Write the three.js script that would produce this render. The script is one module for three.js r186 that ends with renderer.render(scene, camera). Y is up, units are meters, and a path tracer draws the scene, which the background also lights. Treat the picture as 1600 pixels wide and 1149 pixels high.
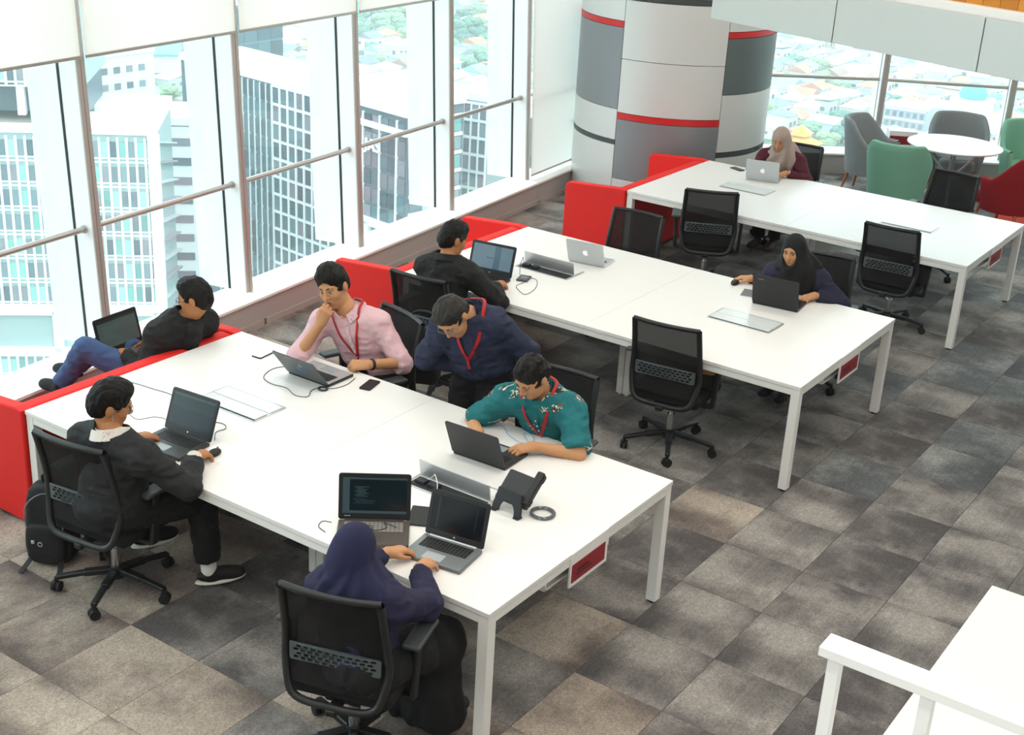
import * as THREE from 'three';
import { mergeGeometries, mergeVertices, toCreasedNormals } from 'three/addons/utils/BufferGeometryUtils.js';
import { RoundedBoxGeometry } from 'three/addons/geometries/RoundedBoxGeometry.js';
import { RectAreaLightUniformsLib } from 'three/addons/lights/RectAreaLightUniformsLib.js';
import { FontLoader } from 'three/addons/loaders/FontLoader.js';
import { TextGeometry } from 'three/addons/geometries/TextGeometry.js';

// ---------------------------------------------------------------- camera, sky, exposure, large lights
const scene = new THREE.Scene();
const renderer = new THREE.WebGLRenderer({ antialias: true });
renderer.toneMapping = THREE.LinearToneMapping;
renderer.toneMappingExposure = 1.12;
renderer.shadowMap.enabled = true;
const camera = new THREE.PerspectiveCamera(2 * Math.atan(574.5 / 2100.66) * 180 / Math.PI, 1600 / 1149, 0.1, 2000);
camera.position.set(6.0015, 3.974, 4.1039);
camera.rotation.order = 'YXZ';
camera.rotation.set(-0.3944, 0.5914, 0.0561);
camera.updateMatrixWorld(true);
const SKY = 3.4;
scene.background = new THREE.Color(0.92 * SKY, 0.975 * SKY, 1.0 * SKY);
scene.fog = new THREE.FogExp2(0xe8f2f6, 0.0008);   // even haze of the humid air, seen over the town hundreds of metres away
RectAreaLightUniformsLib.init();

const CEIL = 5.6;
// ceiling panels: [x, z, width, depth, intensity, warm]
const CEILING_PANELS = [];
for (const z of [5.4, 2.6, -0.2, -3.0, -5.8, -8.6]) for (const x of [0.6, 3.0, 5.4, 7.8]) CEILING_PANELS.push([x, z, 1.5, 0.5]);
const PANEL_L = 10;

// ---------------------------------------------------------------- helpers
let seedState = 12345;
const rnd = () => { seedState = (seedState * 1664525 + 1013904223) >>> 0; return seedState / 4294967296; };
const rr = (a, b) => a + (b - a) * rnd();
const V = (x, y, z) => new THREE.Vector3(x, y, z);
const hsh = (x, y, z) => { let h = (Math.imul(x | 0, 374761393) + Math.imul(y | 0, 668265263) + Math.imul(z | 0, 2147483647 ^ 0x3ad8025f)) | 0; h = Math.imul(h ^ (h >>> 13), 1274126177); h ^= h >>> 16; return (h >>> 0) / 4294967295; };
function noise3(x, y, z) {
  const xi = Math.floor(x), yi = Math.floor(y), zi = Math.floor(z); let fx = x - xi, fy = y - yi, fz = z - zi;
  fx = fx * fx * (3 - 2 * fx); fy = fy * fy * (3 - 2 * fy); fz = fz * fz * (3 - 2 * fz);
  const L = (a, b, t) => a + (b - a) * t;
  return L(L(L(hsh(xi, yi, zi), hsh(xi + 1, yi, zi), fx), L(hsh(xi, yi + 1, zi), hsh(xi + 1, yi + 1, zi), fx), fy),
    L(L(hsh(xi, yi, zi + 1), hsh(xi + 1, yi, zi + 1), fx), L(hsh(xi, yi + 1, zi + 1), hsh(xi + 1, yi + 1, zi + 1), fx), fy), fz) * 2 - 1;
}
function clean(g) {
  if (g.index) g = g.toNonIndexed();
  if (!g.attributes.normal) g.computeVertexNormals();
  if (!g.attributes.uv) g.setAttribute('uv', new THREE.BufferAttribute(new Float32Array(g.attributes.position.count * 2), 2));
  for (const k of Object.keys(g.attributes)) if (!['position', 'normal', 'uv'].includes(k)) g.deleteAttribute(k);
  g.morphAttributes = {}; g.groups = [];
  return g;
}
const mg = (list) => list.length === 1 ? clean(list[0]) : mergeGeometries(list.map(clean), false);
function box(w, h, d, x = 0, y = 0, z = 0, r = 0.003, s = 1) {
  r = Math.min(r, w / 2.02, h / 2.02, d / 2.02);
  const g = r > 0 ? new RoundedBoxGeometry(w, h, d, s, r) : new THREE.BoxGeometry(w, h, d);
  g.translate(x, y, z); return g;
}
const plain = (w, h, d, x = 0, y = 0, z = 0) => { const g = new THREE.BoxGeometry(w, h, d); g.translate(x, y, z); return g; };
function cyl(r0, r1, h, x = 0, y = 0, z = 0, n = 16) { const g = new THREE.CylinderGeometry(r1, r0, h, n); g.translate(x, y, z); return g; }   // r0 bottom
const UP = V(0, 1, 0);
function bar(a, b, r0, r1 = r0, n = 10) {   // tapered round bar between two points
  const A = V(...a), B = V(...b), d = B.clone().sub(A), g = new THREE.CylinderGeometry(r1, r0, d.length(), n);
  g.applyQuaternion(new THREE.Quaternion().setFromUnitVectors(UP, d.clone().normalize()));
  g.translate((A.x + B.x) / 2, (A.y + B.y) / 2, (A.z + B.z) / 2); return g;
}
function sbar(a, b, w, h, up = UP, r = 0.003) {   // square bar between two points
  const A = V(...a), B = V(...b), d = B.clone().sub(A), g = box(w, h, d.length(), 0, 0, 0, r);
  const z = d.clone().normalize(), x = new THREE.Vector3().crossVectors(up, z).normalize(), y = new THREE.Vector3().crossVectors(z, x);
  g.applyMatrix4(new THREE.Matrix4().makeBasis(x, y, z)); g.translate((A.x + B.x) / 2, (A.y + B.y) / 2, (A.z + B.z) / 2); return g;
}
function tube(pts, r, seg = 40, n = 6, closed = false) {
  return new THREE.TubeGeometry(new THREE.CatmullRomCurve3(pts.map((p) => V(...p)), closed, 'centripetal'), seg, r, n, closed);
}
const sph = (r, x = 0, y = 0, z = 0, sx = 1, sy = 1, sz = 1, n = 14) => { const g = new THREE.SphereGeometry(r, n, Math.max(6, n * 0.7 | 0)); g.scale(sx, sy, sz); g.translate(x, y, z); return g; };
const rot = (g, x = 0, y = 0, z = 0) => { g.applyMatrix4(new THREE.Matrix4().makeRotationFromEuler(new THREE.Euler(x, y, z))); return g; };
const tr = (g, x, y, z) => { g.translate(x, y, z); return g; };
function extr(pts, depth, bevel = 0.004, holes = [], curveSegments = 8) {
  const s = new THREE.Shape(pts.map((p) => new THREE.Vector2(...p)));
  for (const h of holes) s.holes.push(new THREE.Path(h.map((p) => new THREE.Vector2(...p))));
  return new THREE.ExtrudeGeometry(s, { depth, bevelEnabled: bevel > 0, bevelThickness: bevel, bevelSize: bevel, bevelSegments: 2, curveSegments });
}
const roundRect = (w, h, r, n = 5, cx = 0, cy = 0) => {
  const p = []; for (const [sx, sy, a0] of [[1, 1, 0], [-1, 1, 90], [-1, -1, 180], [1, -1, 270]]) for (let i = 0; i <= n; i++) {
    const a = (a0 + 90 * i / n) * Math.PI / 180; p.push([cx + sx * (w / 2 - r) + r * Math.cos(a), cy + sy * (h / 2 - r) + r * Math.sin(a)]);
  } return p;
};
const used = new Map();
const numbered = (n) => { const k = used.get(n) || 0; used.set(n, k + 1); return k ? n + '_' + String(k).padStart(3, '0') : n; };
function part(name, geo, mat, parent, label) {
  const m = new THREE.Mesh(Array.isArray(geo) ? mg(geo) : geo, mat); m.name = name; m.castShadow = m.receiveShadow = true; parent.add(m);
  if (label) m.userData.label = label; return m;
}
function thing(name, label, category, pos = [0, 0, 0], turn = 0, group) {
  const o = new THREE.Group(); o.name = numbered(name); o.position.set(...pos); o.rotation.y = turn; o.userData = { label, category };
  if (group) o.userData.group = group; scene.add(o); return o;
}
function solo(name, geo, mat, label, category, group) {
  const m = part(numbered(name), geo, mat, scene); m.userData = { label, category }; if (group) m.userData.group = group; return m;
}
function struct(name, geo, mat) {
  const m = geo ? part(name, geo, mat, scene) : new THREE.Group();
  if (!geo) { m.name = name; scene.add(m); } m.userData.kind = 'structure'; return m;
}
function copyOf(o, label, pos, turn) {
  const c = o.clone(); c.name = numbered(o.name.replace(/_\d+$/, '')); c.userData = { ...o.userData, label }; c.position.set(...pos); c.rotation.set(0, turn, 0); scene.add(c); return c;
}

// ---------------------------------------------------------------- textures and materials
function dataTex(n, fn, srgb, rx = 1, ry = 1) {
  const d = new Uint8Array(n * n * 4);
  for (let j = 0; j < n; j++) for (let i = 0; i < n; i++) { const c = fn(i / n, j / n, i, j), k = 4 * (j * n + i); for (let q = 0; q < 3; q++) d[k + q] = Math.max(0, Math.min(255, Math.round((Array.isArray(c) ? c[q] : c) * 255))); d[k + 3] = 255; }
  const t = new THREE.DataTexture(d, n, n); t.wrapS = t.wrapT = THREE.RepeatWrapping; t.magFilter = THREE.LinearFilter; t.minFilter = THREE.LinearMipmapLinearFilter; t.generateMipmaps = true;
  if (srgb) t.colorSpace = THREE.SRGBColorSpace; t.repeat.set(rx, ry); t.needsUpdate = true; return t;
}
const std = (color, roughness = 0.6, extra = {}) => new THREE.MeshPhysicalMaterial({ color, roughness, ...extra });
const weave = dataTex(64, (u, v, i, j) => 0.5 + 0.25 * ((i + j) % 4 < 2 ? 1 : -1) * 0.6 + 0.2 * (hsh(i, j, 3) - 0.5), false);
const fineGrain = dataTex(128, (u, v, i, j) => 0.5 + 0.5 * (hsh(i, j, 9) - 0.5), false);
const withBump = (m, tex, rep, scale) => { const t = tex.clone(); t.repeat.set(rep, rep); t.needsUpdate = true; m.bumpMap = t; m.bumpScale = scale; return m; };
const M = {
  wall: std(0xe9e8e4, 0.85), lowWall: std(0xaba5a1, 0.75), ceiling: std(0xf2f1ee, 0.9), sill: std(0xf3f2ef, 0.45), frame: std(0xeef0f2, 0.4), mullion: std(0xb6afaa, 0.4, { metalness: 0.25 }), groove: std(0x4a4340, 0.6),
  gasket: std(0x17191b, 0.5), rail: std(0xb8b3ae, 0.3, { metalness: 0.6 }), tabletop: std(0xeae9e7, 0.36), tableLeg: std(0xecebe8, 0.42), tableEdge: std(0xe2e0db, 0.45),
  alu: std(0xc9cccf, 0.32, { metalness: 0.7 }), blackPlastic: std(0x121315, 0.5), darkGrey: std(0x202326, 0.5), greyPad: std(0x6f7a7c, 0.55), rubber: std(0x121212, 0.75), chrome: std(0xc8c8c8, 0.18, { metalness: 1 }),
  redSign: std(0x8e1320, 0.5), paper: std(0xf5f4f2, 0.8), cable: std(0x303236, 0.5), cableGrey: std(0x9b9c9e, 0.5), cableBlue: std(0x7fb6dc, 0.45), redPlug: std(0xc11423, 0.4),
  wood: std(0x9a5b33, 0.5), soffit: std(0xd3d4d3, 0.34, { metalness: 0.6 }), timber: std(0xc98320, 0.5), white: std(0xf4f4f3, 0.4), lanyard: std(0xb1151f, 0.6), seatFabric: null,
};
M.redSofa = withBump(std(0xe01c14, 0.75, { sheen: 0.3, sheenRoughness: 0.5, sheenColor: new THREE.Color(0xff5040) }), weave, 60, 0.0006);
M.seatFabric = withBump(std(0x0c0d0f, 0.9), weave, 50, 0.0008);
M.frameBlack = std(0x181b1d, 0.42);
M.lumbar = std(0x4d5558, 0.42);
M.mesh = std(0x08090a, 0.85, { transparent: true, opacity: 0.78 });
M.blind = std(0xfdfdfb, 0.95, { transmission: 0.52, thickness: 0 });
M.glass = new THREE.MeshPhysicalMaterial({ color: 0xf2fafa, roughness: 0, transmission: 1, thickness: 0, ior: 1.45, specularIntensity: 0.6 });
// ================================================================ the setting
const E_DIR = [-0.0939, -0.9956], MULL = [];
for (let i = -4; i <= 6; i++) MULL.push([-1.488 + (i - 2) * 1.54 * E_DIR[0], -3.193 + (i - 2) * 1.54 * E_DIR[1]]);   // MULL[k] is mullion k - 4
const FARW = [[-0.82, -11.13], [0.37, -12.09], [1.70, -12.88], [3.12, -13.48], [4.6, -13.9], [6.12, -14.15]];
const WALL_LINE = [...MULL, ...FARW];
const inwardOf = (a, b) => { const l = Math.hypot(b[0] - a[0], b[1] - a[1]), e = [(b[0] - a[0]) / l, (b[1] - a[1]) / l]; return { l, e, n: [-e[1], e[0]] }; };   // n: into the room
const SILL_Y = 0.25, WIN_H = CEIL - SILL_Y;

// floor slab and carpet tiles
const floor = struct('floor');
{
  const pts = WALL_LINE.map(([x, z], i) => { const k = Math.min(i, WALL_LINE.length - 2), w = inwardOf(WALL_LINE[k], WALL_LINE[k + 1]); return [x - w.n[0] * 0.1, z - w.n[1] * 0.1]; });
  const outline = [...pts, [11, -14.2], [11, 10], [MULL[0][0], 10]];
  const g = new THREE.ExtrudeGeometry(new THREE.Shape(outline.map(([x, z]) => new THREE.Vector2(x, -z))), { depth: 0.3, bevelEnabled: false });
  g.rotateX(-Math.PI / 2); g.translate(0, -0.308, 0);
  part('floor_slab', g, std(0x4d4a48, 0.95), floor);
  const inside = (x, z) => { let c = false; for (let i = 0, j = outline.length - 1; i < outline.length; j = i++) { const [xi, zi] = outline[i], [xj, zj] = outline[j]; if ((zi > z) !== (zj > z) && x < (xj - xi) * (z - zi) / (zj - zi) + xi) c = !c; } return c; };
  // carpet: cloudy dye patterns, each tile its own patch of cloud
  const warm = [[0.70, 0.655, 0.605], [0.425, 0.385, 0.365], [0.60, 0.55, 0.505], [0.345, 0.31, 0.30]], cool = [[0.655, 0.635, 0.61], [0.40, 0.385, 0.38], [0.55, 0.53, 0.515], [0.315, 0.30, 0.30]], teal = [[0.575, 0.58, 0.57], [0.375, 0.385, 0.39], [0.475, 0.48, 0.48], [0.30, 0.305, 0.315]];
  const tileTex = (pal, s) => dataTex(160, (u, v, i, j) => {
    let n = 0.85 * noise3(u * 1.3 + s * 7.3, v * 1.9 + s * 3.1, s) + 0.3 * noise3(u * 3.7 + s, v * 5.0, s + 9) + 0.16 * noise3(u * 9, v * 13, s + 4) + 0.10 * noise3(u * 40, v * 6, s + 2);
    const h = noise3(u * 1.2 + 5, v * 1.3 + s * 2, s + 20), t = Math.max(0, Math.min(1, 0.47 + n * 1.15)), q = Math.max(0, Math.min(1, 0.5 + h * 0.9));
    const g = 1 + 0.30 * (hsh(i, j, s * 17 | 0) - 0.5) + 0.10 * noise3(i * 0.35, j * 0.35, s);
    const A = pal[0], B = pal[3], C1 = pal[1], D = pal[2];
    return [0, 1, 2].map((k) => ((A[k] * q + D[k] * (1 - q)) * t + (C1[k] * q + B[k] * (1 - q)) * (1 - t)) * g);
  }, true);
  const pile = dataTex(128, (u, v, i, j) => 0.5 + 0.9 * (hsh(i, j, 77) - 0.5), false, 3, 3);
  const tileMat = (pal, s) => new THREE.MeshPhysicalMaterial({ map: tileTex(pal, s), roughness: 1, bumpMap: pile, bumpScale: 0.003, sheen: 0.1, sheenRoughness: 0.8 });
  const mats = { warm: [], cool: [], teal: [] };
  for (let s = 1; s <= 6; s++) { mats.warm.push(tileMat(warm, s + 0.37)); mats.cool.push(tileMat(cool, s + 20.7)); } for (let s = 1; s <= 4; s++) mats.teal.push(tileMat(teal, s + 40.1));
  const W = 0.4982, D = 0.5532, tg = [0, 1].map((f) => { const g0 = clean(box(W, 0.008, D, 0, -0.004, 0, 0.0015)), p = g0.attributes.position, uv = g0.attributes.uv; for (let i = 0; i < p.count; i++) { let u = p.getX(i) / W + 0.5, v = p.getZ(i) / D + 0.5; if (f) { u = 1 - u; v = 1 - v; } uv.setXY(i, u, v); } return g0; });
  const list = [], pr = new THREE.Vector3();
  for (let i = -12; i <= 14; i++) for (let j = -20; j <= 24; j++) {
    const x = 3.69 + 0.5 * (i + 0.5), z = -3.57 + 0.555 * (j + 0.5); if (!inside(x, z) || z > 5) continue;
    pr.set(x, 0, z).project(camera); const seen = Math.abs(pr.x) < 1.06 && Math.abs(pr.y) < 1.08 && pr.z < 1;
    const ux = (x > 0.05 && x < 3.15 && ((z < -0.1 && z > -1.6) || (z < -3.4 && z > -4.9) || (z < -6.7 && z > -8.2)));
    list.push({ x, z, seen, key: (seen ? 1000 : 0) - V(x, 0, z).distanceTo(camera.position) - (ux ? 3 : 0) });
  }
  list.sort((a, b) => b.key - a.key);
  const rest = new Map();
  list.forEach((t, k) => {
    const w = 0.35 + 0.22 * (3.0 - t.x) + 0.2 * (t.z + 1.0) + rr(-0.75, 0.75), pool = w > 0.5 ? mats.warm : (w < -0.7 && t.x > 1 ? mats.teal : mats.cool), m = pool[Math.floor(rnd() * pool.length)], f = rnd() < 0.5 ? 0 : 1;  // warmer tiles front-left, cooler right: part dye, part light tint put into colour
    const orange = (t.x > 0.6 && t.x < 1.3 && t.z < -10.6 && t.z > -11.4) || (t.x > 2.0 && t.x < 3.0 && t.z < -10.9 && t.z > -11.7);
    const mat = orange ? (M.orangeTile ||= new THREE.MeshPhysicalMaterial({ color: 0xc4402a, roughness: 1, bumpMap: pile, bumpScale: 0.003 })) : m;
    if (k < 300) { const o = part('carpet_tile', tg[f], mat, floor); o.position.set(t.x, 0, t.z); }
    else { if (!rest.has(mat)) rest.set(mat, []); rest.get(mat).push(tg[f].clone().translate(t.x, 0, t.z)); }
  });
  for (const [m, gs] of rest) { const o = part('carpet_tile_field', gs, m, floor); o.userData.kind = 'stuff'; }
}

// ceiling, solid walls outside the view
const ceiling = struct('ceiling', [plain(13.4, 0.25, 24.6, 4.4, CEIL + 0.125, -2.2)], M.ceiling);
struct('wall_right', [plain(0.25, CEIL, 24.4, 11.12, CEIL / 2, -2.1)], M.wall);
struct('wall_near', [plain(12.4, CEIL, 0.25, 4.9, CEIL / 2, 10.1)], M.wall);
struct('wall_back', [plain(5.2, CEIL, 0.25, 8.6, CEIL / 2, -14.25)], M.wall);
for (const [x, z, w, d] of CEILING_PANELS) {
  const t = thing('ceiling_light', 'recessed white ceiling light panel high above the desks', 'ceiling light', [x, CEIL, z], 0, 'recessed ceiling light panels');
  part('trim', [plain(w + 0.06, 0.03, 0.03, 0, -0.015, d / 2 + 0.015), plain(w + 0.06, 0.03, 0.03, 0, -0.015, -d / 2 - 0.015), plain(0.03, 0.03, d, w / 2 + 0.015, -0.015, 0), plain(0.03, 0.03, d, -w / 2 - 0.015, -0.015, 0)], M.white, t);
  const dm = std(0xffffff, 0.7, { emissive: 0xffffff, emissiveIntensity: 1.2 }); part('diffuser', [plain(w, 0.012, d, 0, -0.008, 0)], M.diffuser ||= dm, t);
  const l = new THREE.RectAreaLight(0xfff7ec, PANEL_L, w, d); l.position.set(0, -0.022, 0); l.rotation.x = -Math.PI / 2; t.add(l);
}

// low wall with sill below the windows, window bays, blinds
const wallLeft = struct('wall_left'), wallFar = struct('wall_far');
const LEAN = 0.045;
let wn = 0;
function bay(A, B, k, far) {
  const { l, e, n } = inwardOf(A, B), flat = new THREE.Matrix4().makeBasis(V(e[0], 0, e[1]), V(0, 1, 0), V(n[0], 0, n[1])).setPosition(A[0], 0, A[1]);
  const place = (g) => { g.applyMatrix4(flat); return g; }, host = far ? wallFar : wallLeft;
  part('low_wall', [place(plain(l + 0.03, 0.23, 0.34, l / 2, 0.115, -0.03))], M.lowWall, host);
  part('sill', [place(box(l + 0.02, 0.024, 0.375, l / 2, SILL_Y - 0.012, -0.0275, 0.004))], M.sill, host);
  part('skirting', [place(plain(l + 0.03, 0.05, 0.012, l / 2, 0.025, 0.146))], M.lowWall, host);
  const w = struct('window_' + (++wn));
  const a = Math.atan(LEAN), up = V(-n[0] * Math.sin(a), Math.cos(a), -n[1] * Math.sin(a)), x = V(e[0], 0, e[1]), z = new THREE.Vector3().crossVectors(x, up);
  w.matrixAutoUpdate = true; new THREE.Matrix4().makeBasis(x, up, z).setPosition(A[0], SILL_Y, A[1]).decompose(w.position, w.quaternion, w.scale);
  const H = WIN_H - 0.02;
  part('mullion', [plain(0.066, H, 0.16, 0, H / 2, -0.092)], M.frame, w);
  part('exterior_fin', [plain(0.066, H, 0.30, 0, H / 2, -0.345)], M.frame, w);
  part('mullion_cap', [box(0.034, H, 0.014, -0.0195, H / 2, -0.006, 0.002), box(0.034, H, 0.014, 0.0195, H / 2, -0.006, 0.002)], M.mullion, w);
  part('gasket', [plain(0.074, H, 0.022, 0, H / 2, -0.183)], M.gasket, w);
  part('pane', [plain(l - 0.07, H - 0.02, 0.008, l / 2, H / 2, -0.183)], M.glass, w);
  const rl = bar([0.036, 0.88, -0.085], [l - 0.036, 0.88, -0.085], 0.021, 0.021, 14); part('guard_rail', [rl, bar([l - 0.05, 0.88, -0.085], [l - 0.036, 0.88, -0.085], 0.028, 0.028, 14)], M.rail, w);
  return w;
}
const BLIND_WORDS = ['off-white roller blind half lowered beyond the laptop on the sofa', 'off-white roller blind ending above the man lounging on the red sofa', 'off-white roller blind ending above the dark glass tower', 'off-white roller blind ending above the tower with white roof and letters'];
function blind(w, l, bottom, label) {
  const t = thing('roller_blind', label, 'roller blind', [0, 0, 0], 0, 'roller blinds along the window wall');
  t.position.copy(w.position); t.quaternion.copy(w.quaternion);
  const H = WIN_H - 0.25;
  part('fabric', [plain(l - 0.05, H - bottom, 0.003, l / 2, (H + bottom) / 2, 0.03)], M.blind, t);
  part('bottom_bar', [box(l - 0.05, 0.022, 0.012, l / 2, bottom + 0.006, 0.03, 0.004)], M.rail, t);
  part('roller', [bar([0.03, H, 0.055], [l - 0.03, H, 0.055], 0.035, 0.035, 12)], M.frame, t);
}
for (let k = 0; k < MULL.length - 1; k++) {
  const w = bay(MULL[k], MULL[k + 1], k, false), i = k - 4;
  if (i === 5) blind(w, 1.54, 0.035, 'off-white roller blind lowered to the sill beside the round column');
  else if (i <= 3 && i >= 0) blind(w, 1.54, 2.055, BLIND_WORDS[i]);
  else if (i < 0) blind(w, 1.54, 4.2, 'off-white roller blind further along the window wall');
  else blind(w, 1.54, 2.6, 'off-white roller blind rolled higher than the others');
}
bay(MULL[MULL.length - 1], FARW[0], 20, true);
for (let k = 0; k < FARW.length - 1; k++) bay(FARW[k], FARW[k + 1], 21 + k, true);

// round column clad in curved panels
{
  const col = struct('column'); col.position.set(-1.0508, 0, -9.2812);
  part('core', [cyl(1.03, 1.03, CEIL, 0, CEIL / 2, 0, 48)], M.gasket, col);
  const pw = std(0xd6d8d7, 0.36, { metalness: 0.15 }), pg = std(0x878c90, 0.36, { metalness: 0.15 }), pd = std(0x5c6767, 0.4), dk = std(0x3c4344, 0.45), rd = std(0xcc1f22, 0.42);
  const arc = (a0, a1, y0, y1) => {
    const r0 = 1.035, r1 = 1.068, n = Math.max(4, Math.ceil((a1 - a0) / 3)), p = [], g2 = 0.2;
    for (let i = 0; i <= n; i++) { const a = (a0 + g2 + (a1 - a0 - 2 * g2) * i / n) * Math.PI / 180; p.push([r1 * Math.sin(a), -r1 * Math.cos(a)]); }
    for (let i = n; i >= 0; i--) { const a = (a0 + g2 + (a1 - a0 - 2 * g2) * i / n) * Math.PI / 180; p.push([r0 * Math.sin(a), -r0 * Math.cos(a)]); }
    const g = extr(p, y1 - y0 - 0.006, 0); g.rotateX(-Math.PI / 2); g.translate(0, y0 + 0.003, 0); return toCreasedNormals(clean(g), 0.5);
  };
  const stacks = [
    [-95, -3.5, [[0.06, 0.71, pw], [0.71, 0.76, dk], [0.76, 1.09, pw], [1.09, 1.935, pg], [1.935, 2.0, rd], [2.0, 3.3, pw], [3.3, 3.36, dk], [3.36, 4.4, pw], [4.4, 5.58, pg]]],
    [-3.5, 57, [[0.06, 0.35, pw], [0.35, 0.99, pg], [0.99, 1.06, rd], [1.06, 1.62, pw], [1.62, 2.22, pw], [2.22, 2.28, dk], [2.28, 3.6, pw], [3.6, 4.5, pg], [4.5, 5.58, pw]]],
    [57, 120, [[0.06, 0.655, pw], [0.655, 0.71, dk], [0.71, 1.32, pw], [1.32, 1.9, pd], [1.9, 1.965, rd], [1.965, 3.4, pw], [3.4, 4.4, pd], [4.4, 5.58, pw]]],
    [120, 265, [[0.06, 1.8, pw], [1.8, 3.6, pg], [3.6, 5.58, pw]]]];
  for (const [a0, a1, bands] of stacks) for (const [y0, y1, m] of bands) part('cladding_panel', arc(a0, a1, y0, y1), m, col);
  part('base_ring', [cyl(1.05, 1.05, 0.06, 0, 0.03, 0, 48)], dk, col);
}

// mezzanine edge: metal fascia with timber boarded upstand
{
  const mez = struct('trim_1'); mez.position.set(0.87, 0, -6.2); mez.rotation.y = -Math.atan2(0.292, 0.956);
  mez.rotation.y = Math.atan2(-0.292, 0.956);
  part('slab', [plain(7.9, 0.36, 1.7, 3.96, 2.63, -0.87)], M.ceiling, mez);
  const wp = [0, 1.275, 2.55, 3.825, 5.1, 6.4, 7.9];
  for (let i = 0; i < wp.length - 1; i++) part('fascia_panel', [box(wp[i + 1] - wp[i] - 0.008, 0.37, 0.02, (wp[i] + wp[i + 1]) / 2, 2.635, 0.0, 0.003)], M.soffit, mez);
  part('end_panel', [box(0.02, 0.37, 1.7, -0.008, 2.635, -0.86, 0.003)], M.soffit, mez);
  part('ledge', [box(7.9, 0.06, 0.1, 3.95, 2.855, -0.05, 0.006)], M.white, mez);
  for (let i = 0; i < 58; i++) part('timber_board', [plain(0.132, 0.9, 0.018, 0.07 + i * 0.136, 3.335, -0.085)], (M.timbers ||= [0xc98320, 0xbf7a1c, 0xd18c2a].map((c) => std(c, 0.5)))[i % 3], mez);
}

// stair landing with white guard rail in the corner
{
  const g = struct('stair_landing', [plain(4.2, 0.16, 2.6, 7.05, 0.77, 2.22), plain(0.2, 0.69, 2.4, 7.0, 0.345, 2.22)], M.white);
  const t = thing('guard_railing', 'white square-tube guard railing in the lower corner of the view', 'railing', [5.0, 0.85, 0.97]);
  part('handrail', [box(4.1, 0.03, 0.085, 2.04, 1.03, 0, 0.003)], M.white, t);
  for (let i = 0; i < 14; i++) part('post', [box(0.036, 1.015, 0.036, 0.03 + i * 0.262, 0.5075, 0, 0.002)], M.white, t);
}
// ================================================================ desks
const TZ = [0, -3.296, -6.584], TL = 3.2, TW = 1.656;
function deskPort(t, x, z, open, len = 0.47) {   // aluminium cable port let into the top
  const p = part('cable_port', [box(len, 0.004, 0.012, x, 0.7415, z + 0.125, 0.001), box(len, 0.004, 0.012, x, 0.7415, z - 0.125, 0.001), box(0.012, 0.004, 0.24, x - len / 2, 0.7415, z, 0.001), box(0.012, 0.004, 0.24, x + len / 2, 0.7415, z, 0.001)], M.alu, t);
  if (open) {
    part('slot', [plain(len - 0.03, 0.003, 0.1, x, 0.7412, z + 0.062)], M.gasket, p);
    part('socket', [box(0.06, 0.02, 0.045, x - 0.17, 0.75, z + 0.06, 0.003), box(0.06, 0.02, 0.045, x - 0.09, 0.75, z + 0.06, 0.003)], M.darkGrey, p);
    const f = part('flap', [rot(box(len - 0.02, 0.1, 0.006, 0, 0.05, 0, 0.002), 0.16, 0, 0)], M.alu, p); f.position.set(x, 0.742, z - 0.0);
    part('flap', [box(len - 0.02, 0.006, 0.11, x, 0.744, z - 0.062, 0.002)], M.tabletop, p);
  } else {
    part('slot', [plain(len - 0.02, 0.003, 0.014, x, 0.7415, z + 0.116)], M.gasket, p);
    part('flap', [rot(box(len - 0.02, 0.006, 0.105, x, 0, 0, 0.002), 0, 0, 0).translate(0, 0.7465, z + 0.057)], M.alu2 ||= std(0xdfe6e6, 0.3, { metalness: 0.2 }), p);
    part('flap', [box(len - 0.02, 0.006, 0.105, x, 0.744, z - 0.062, 0.002)], M.alu2, p);
  }
}
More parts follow.
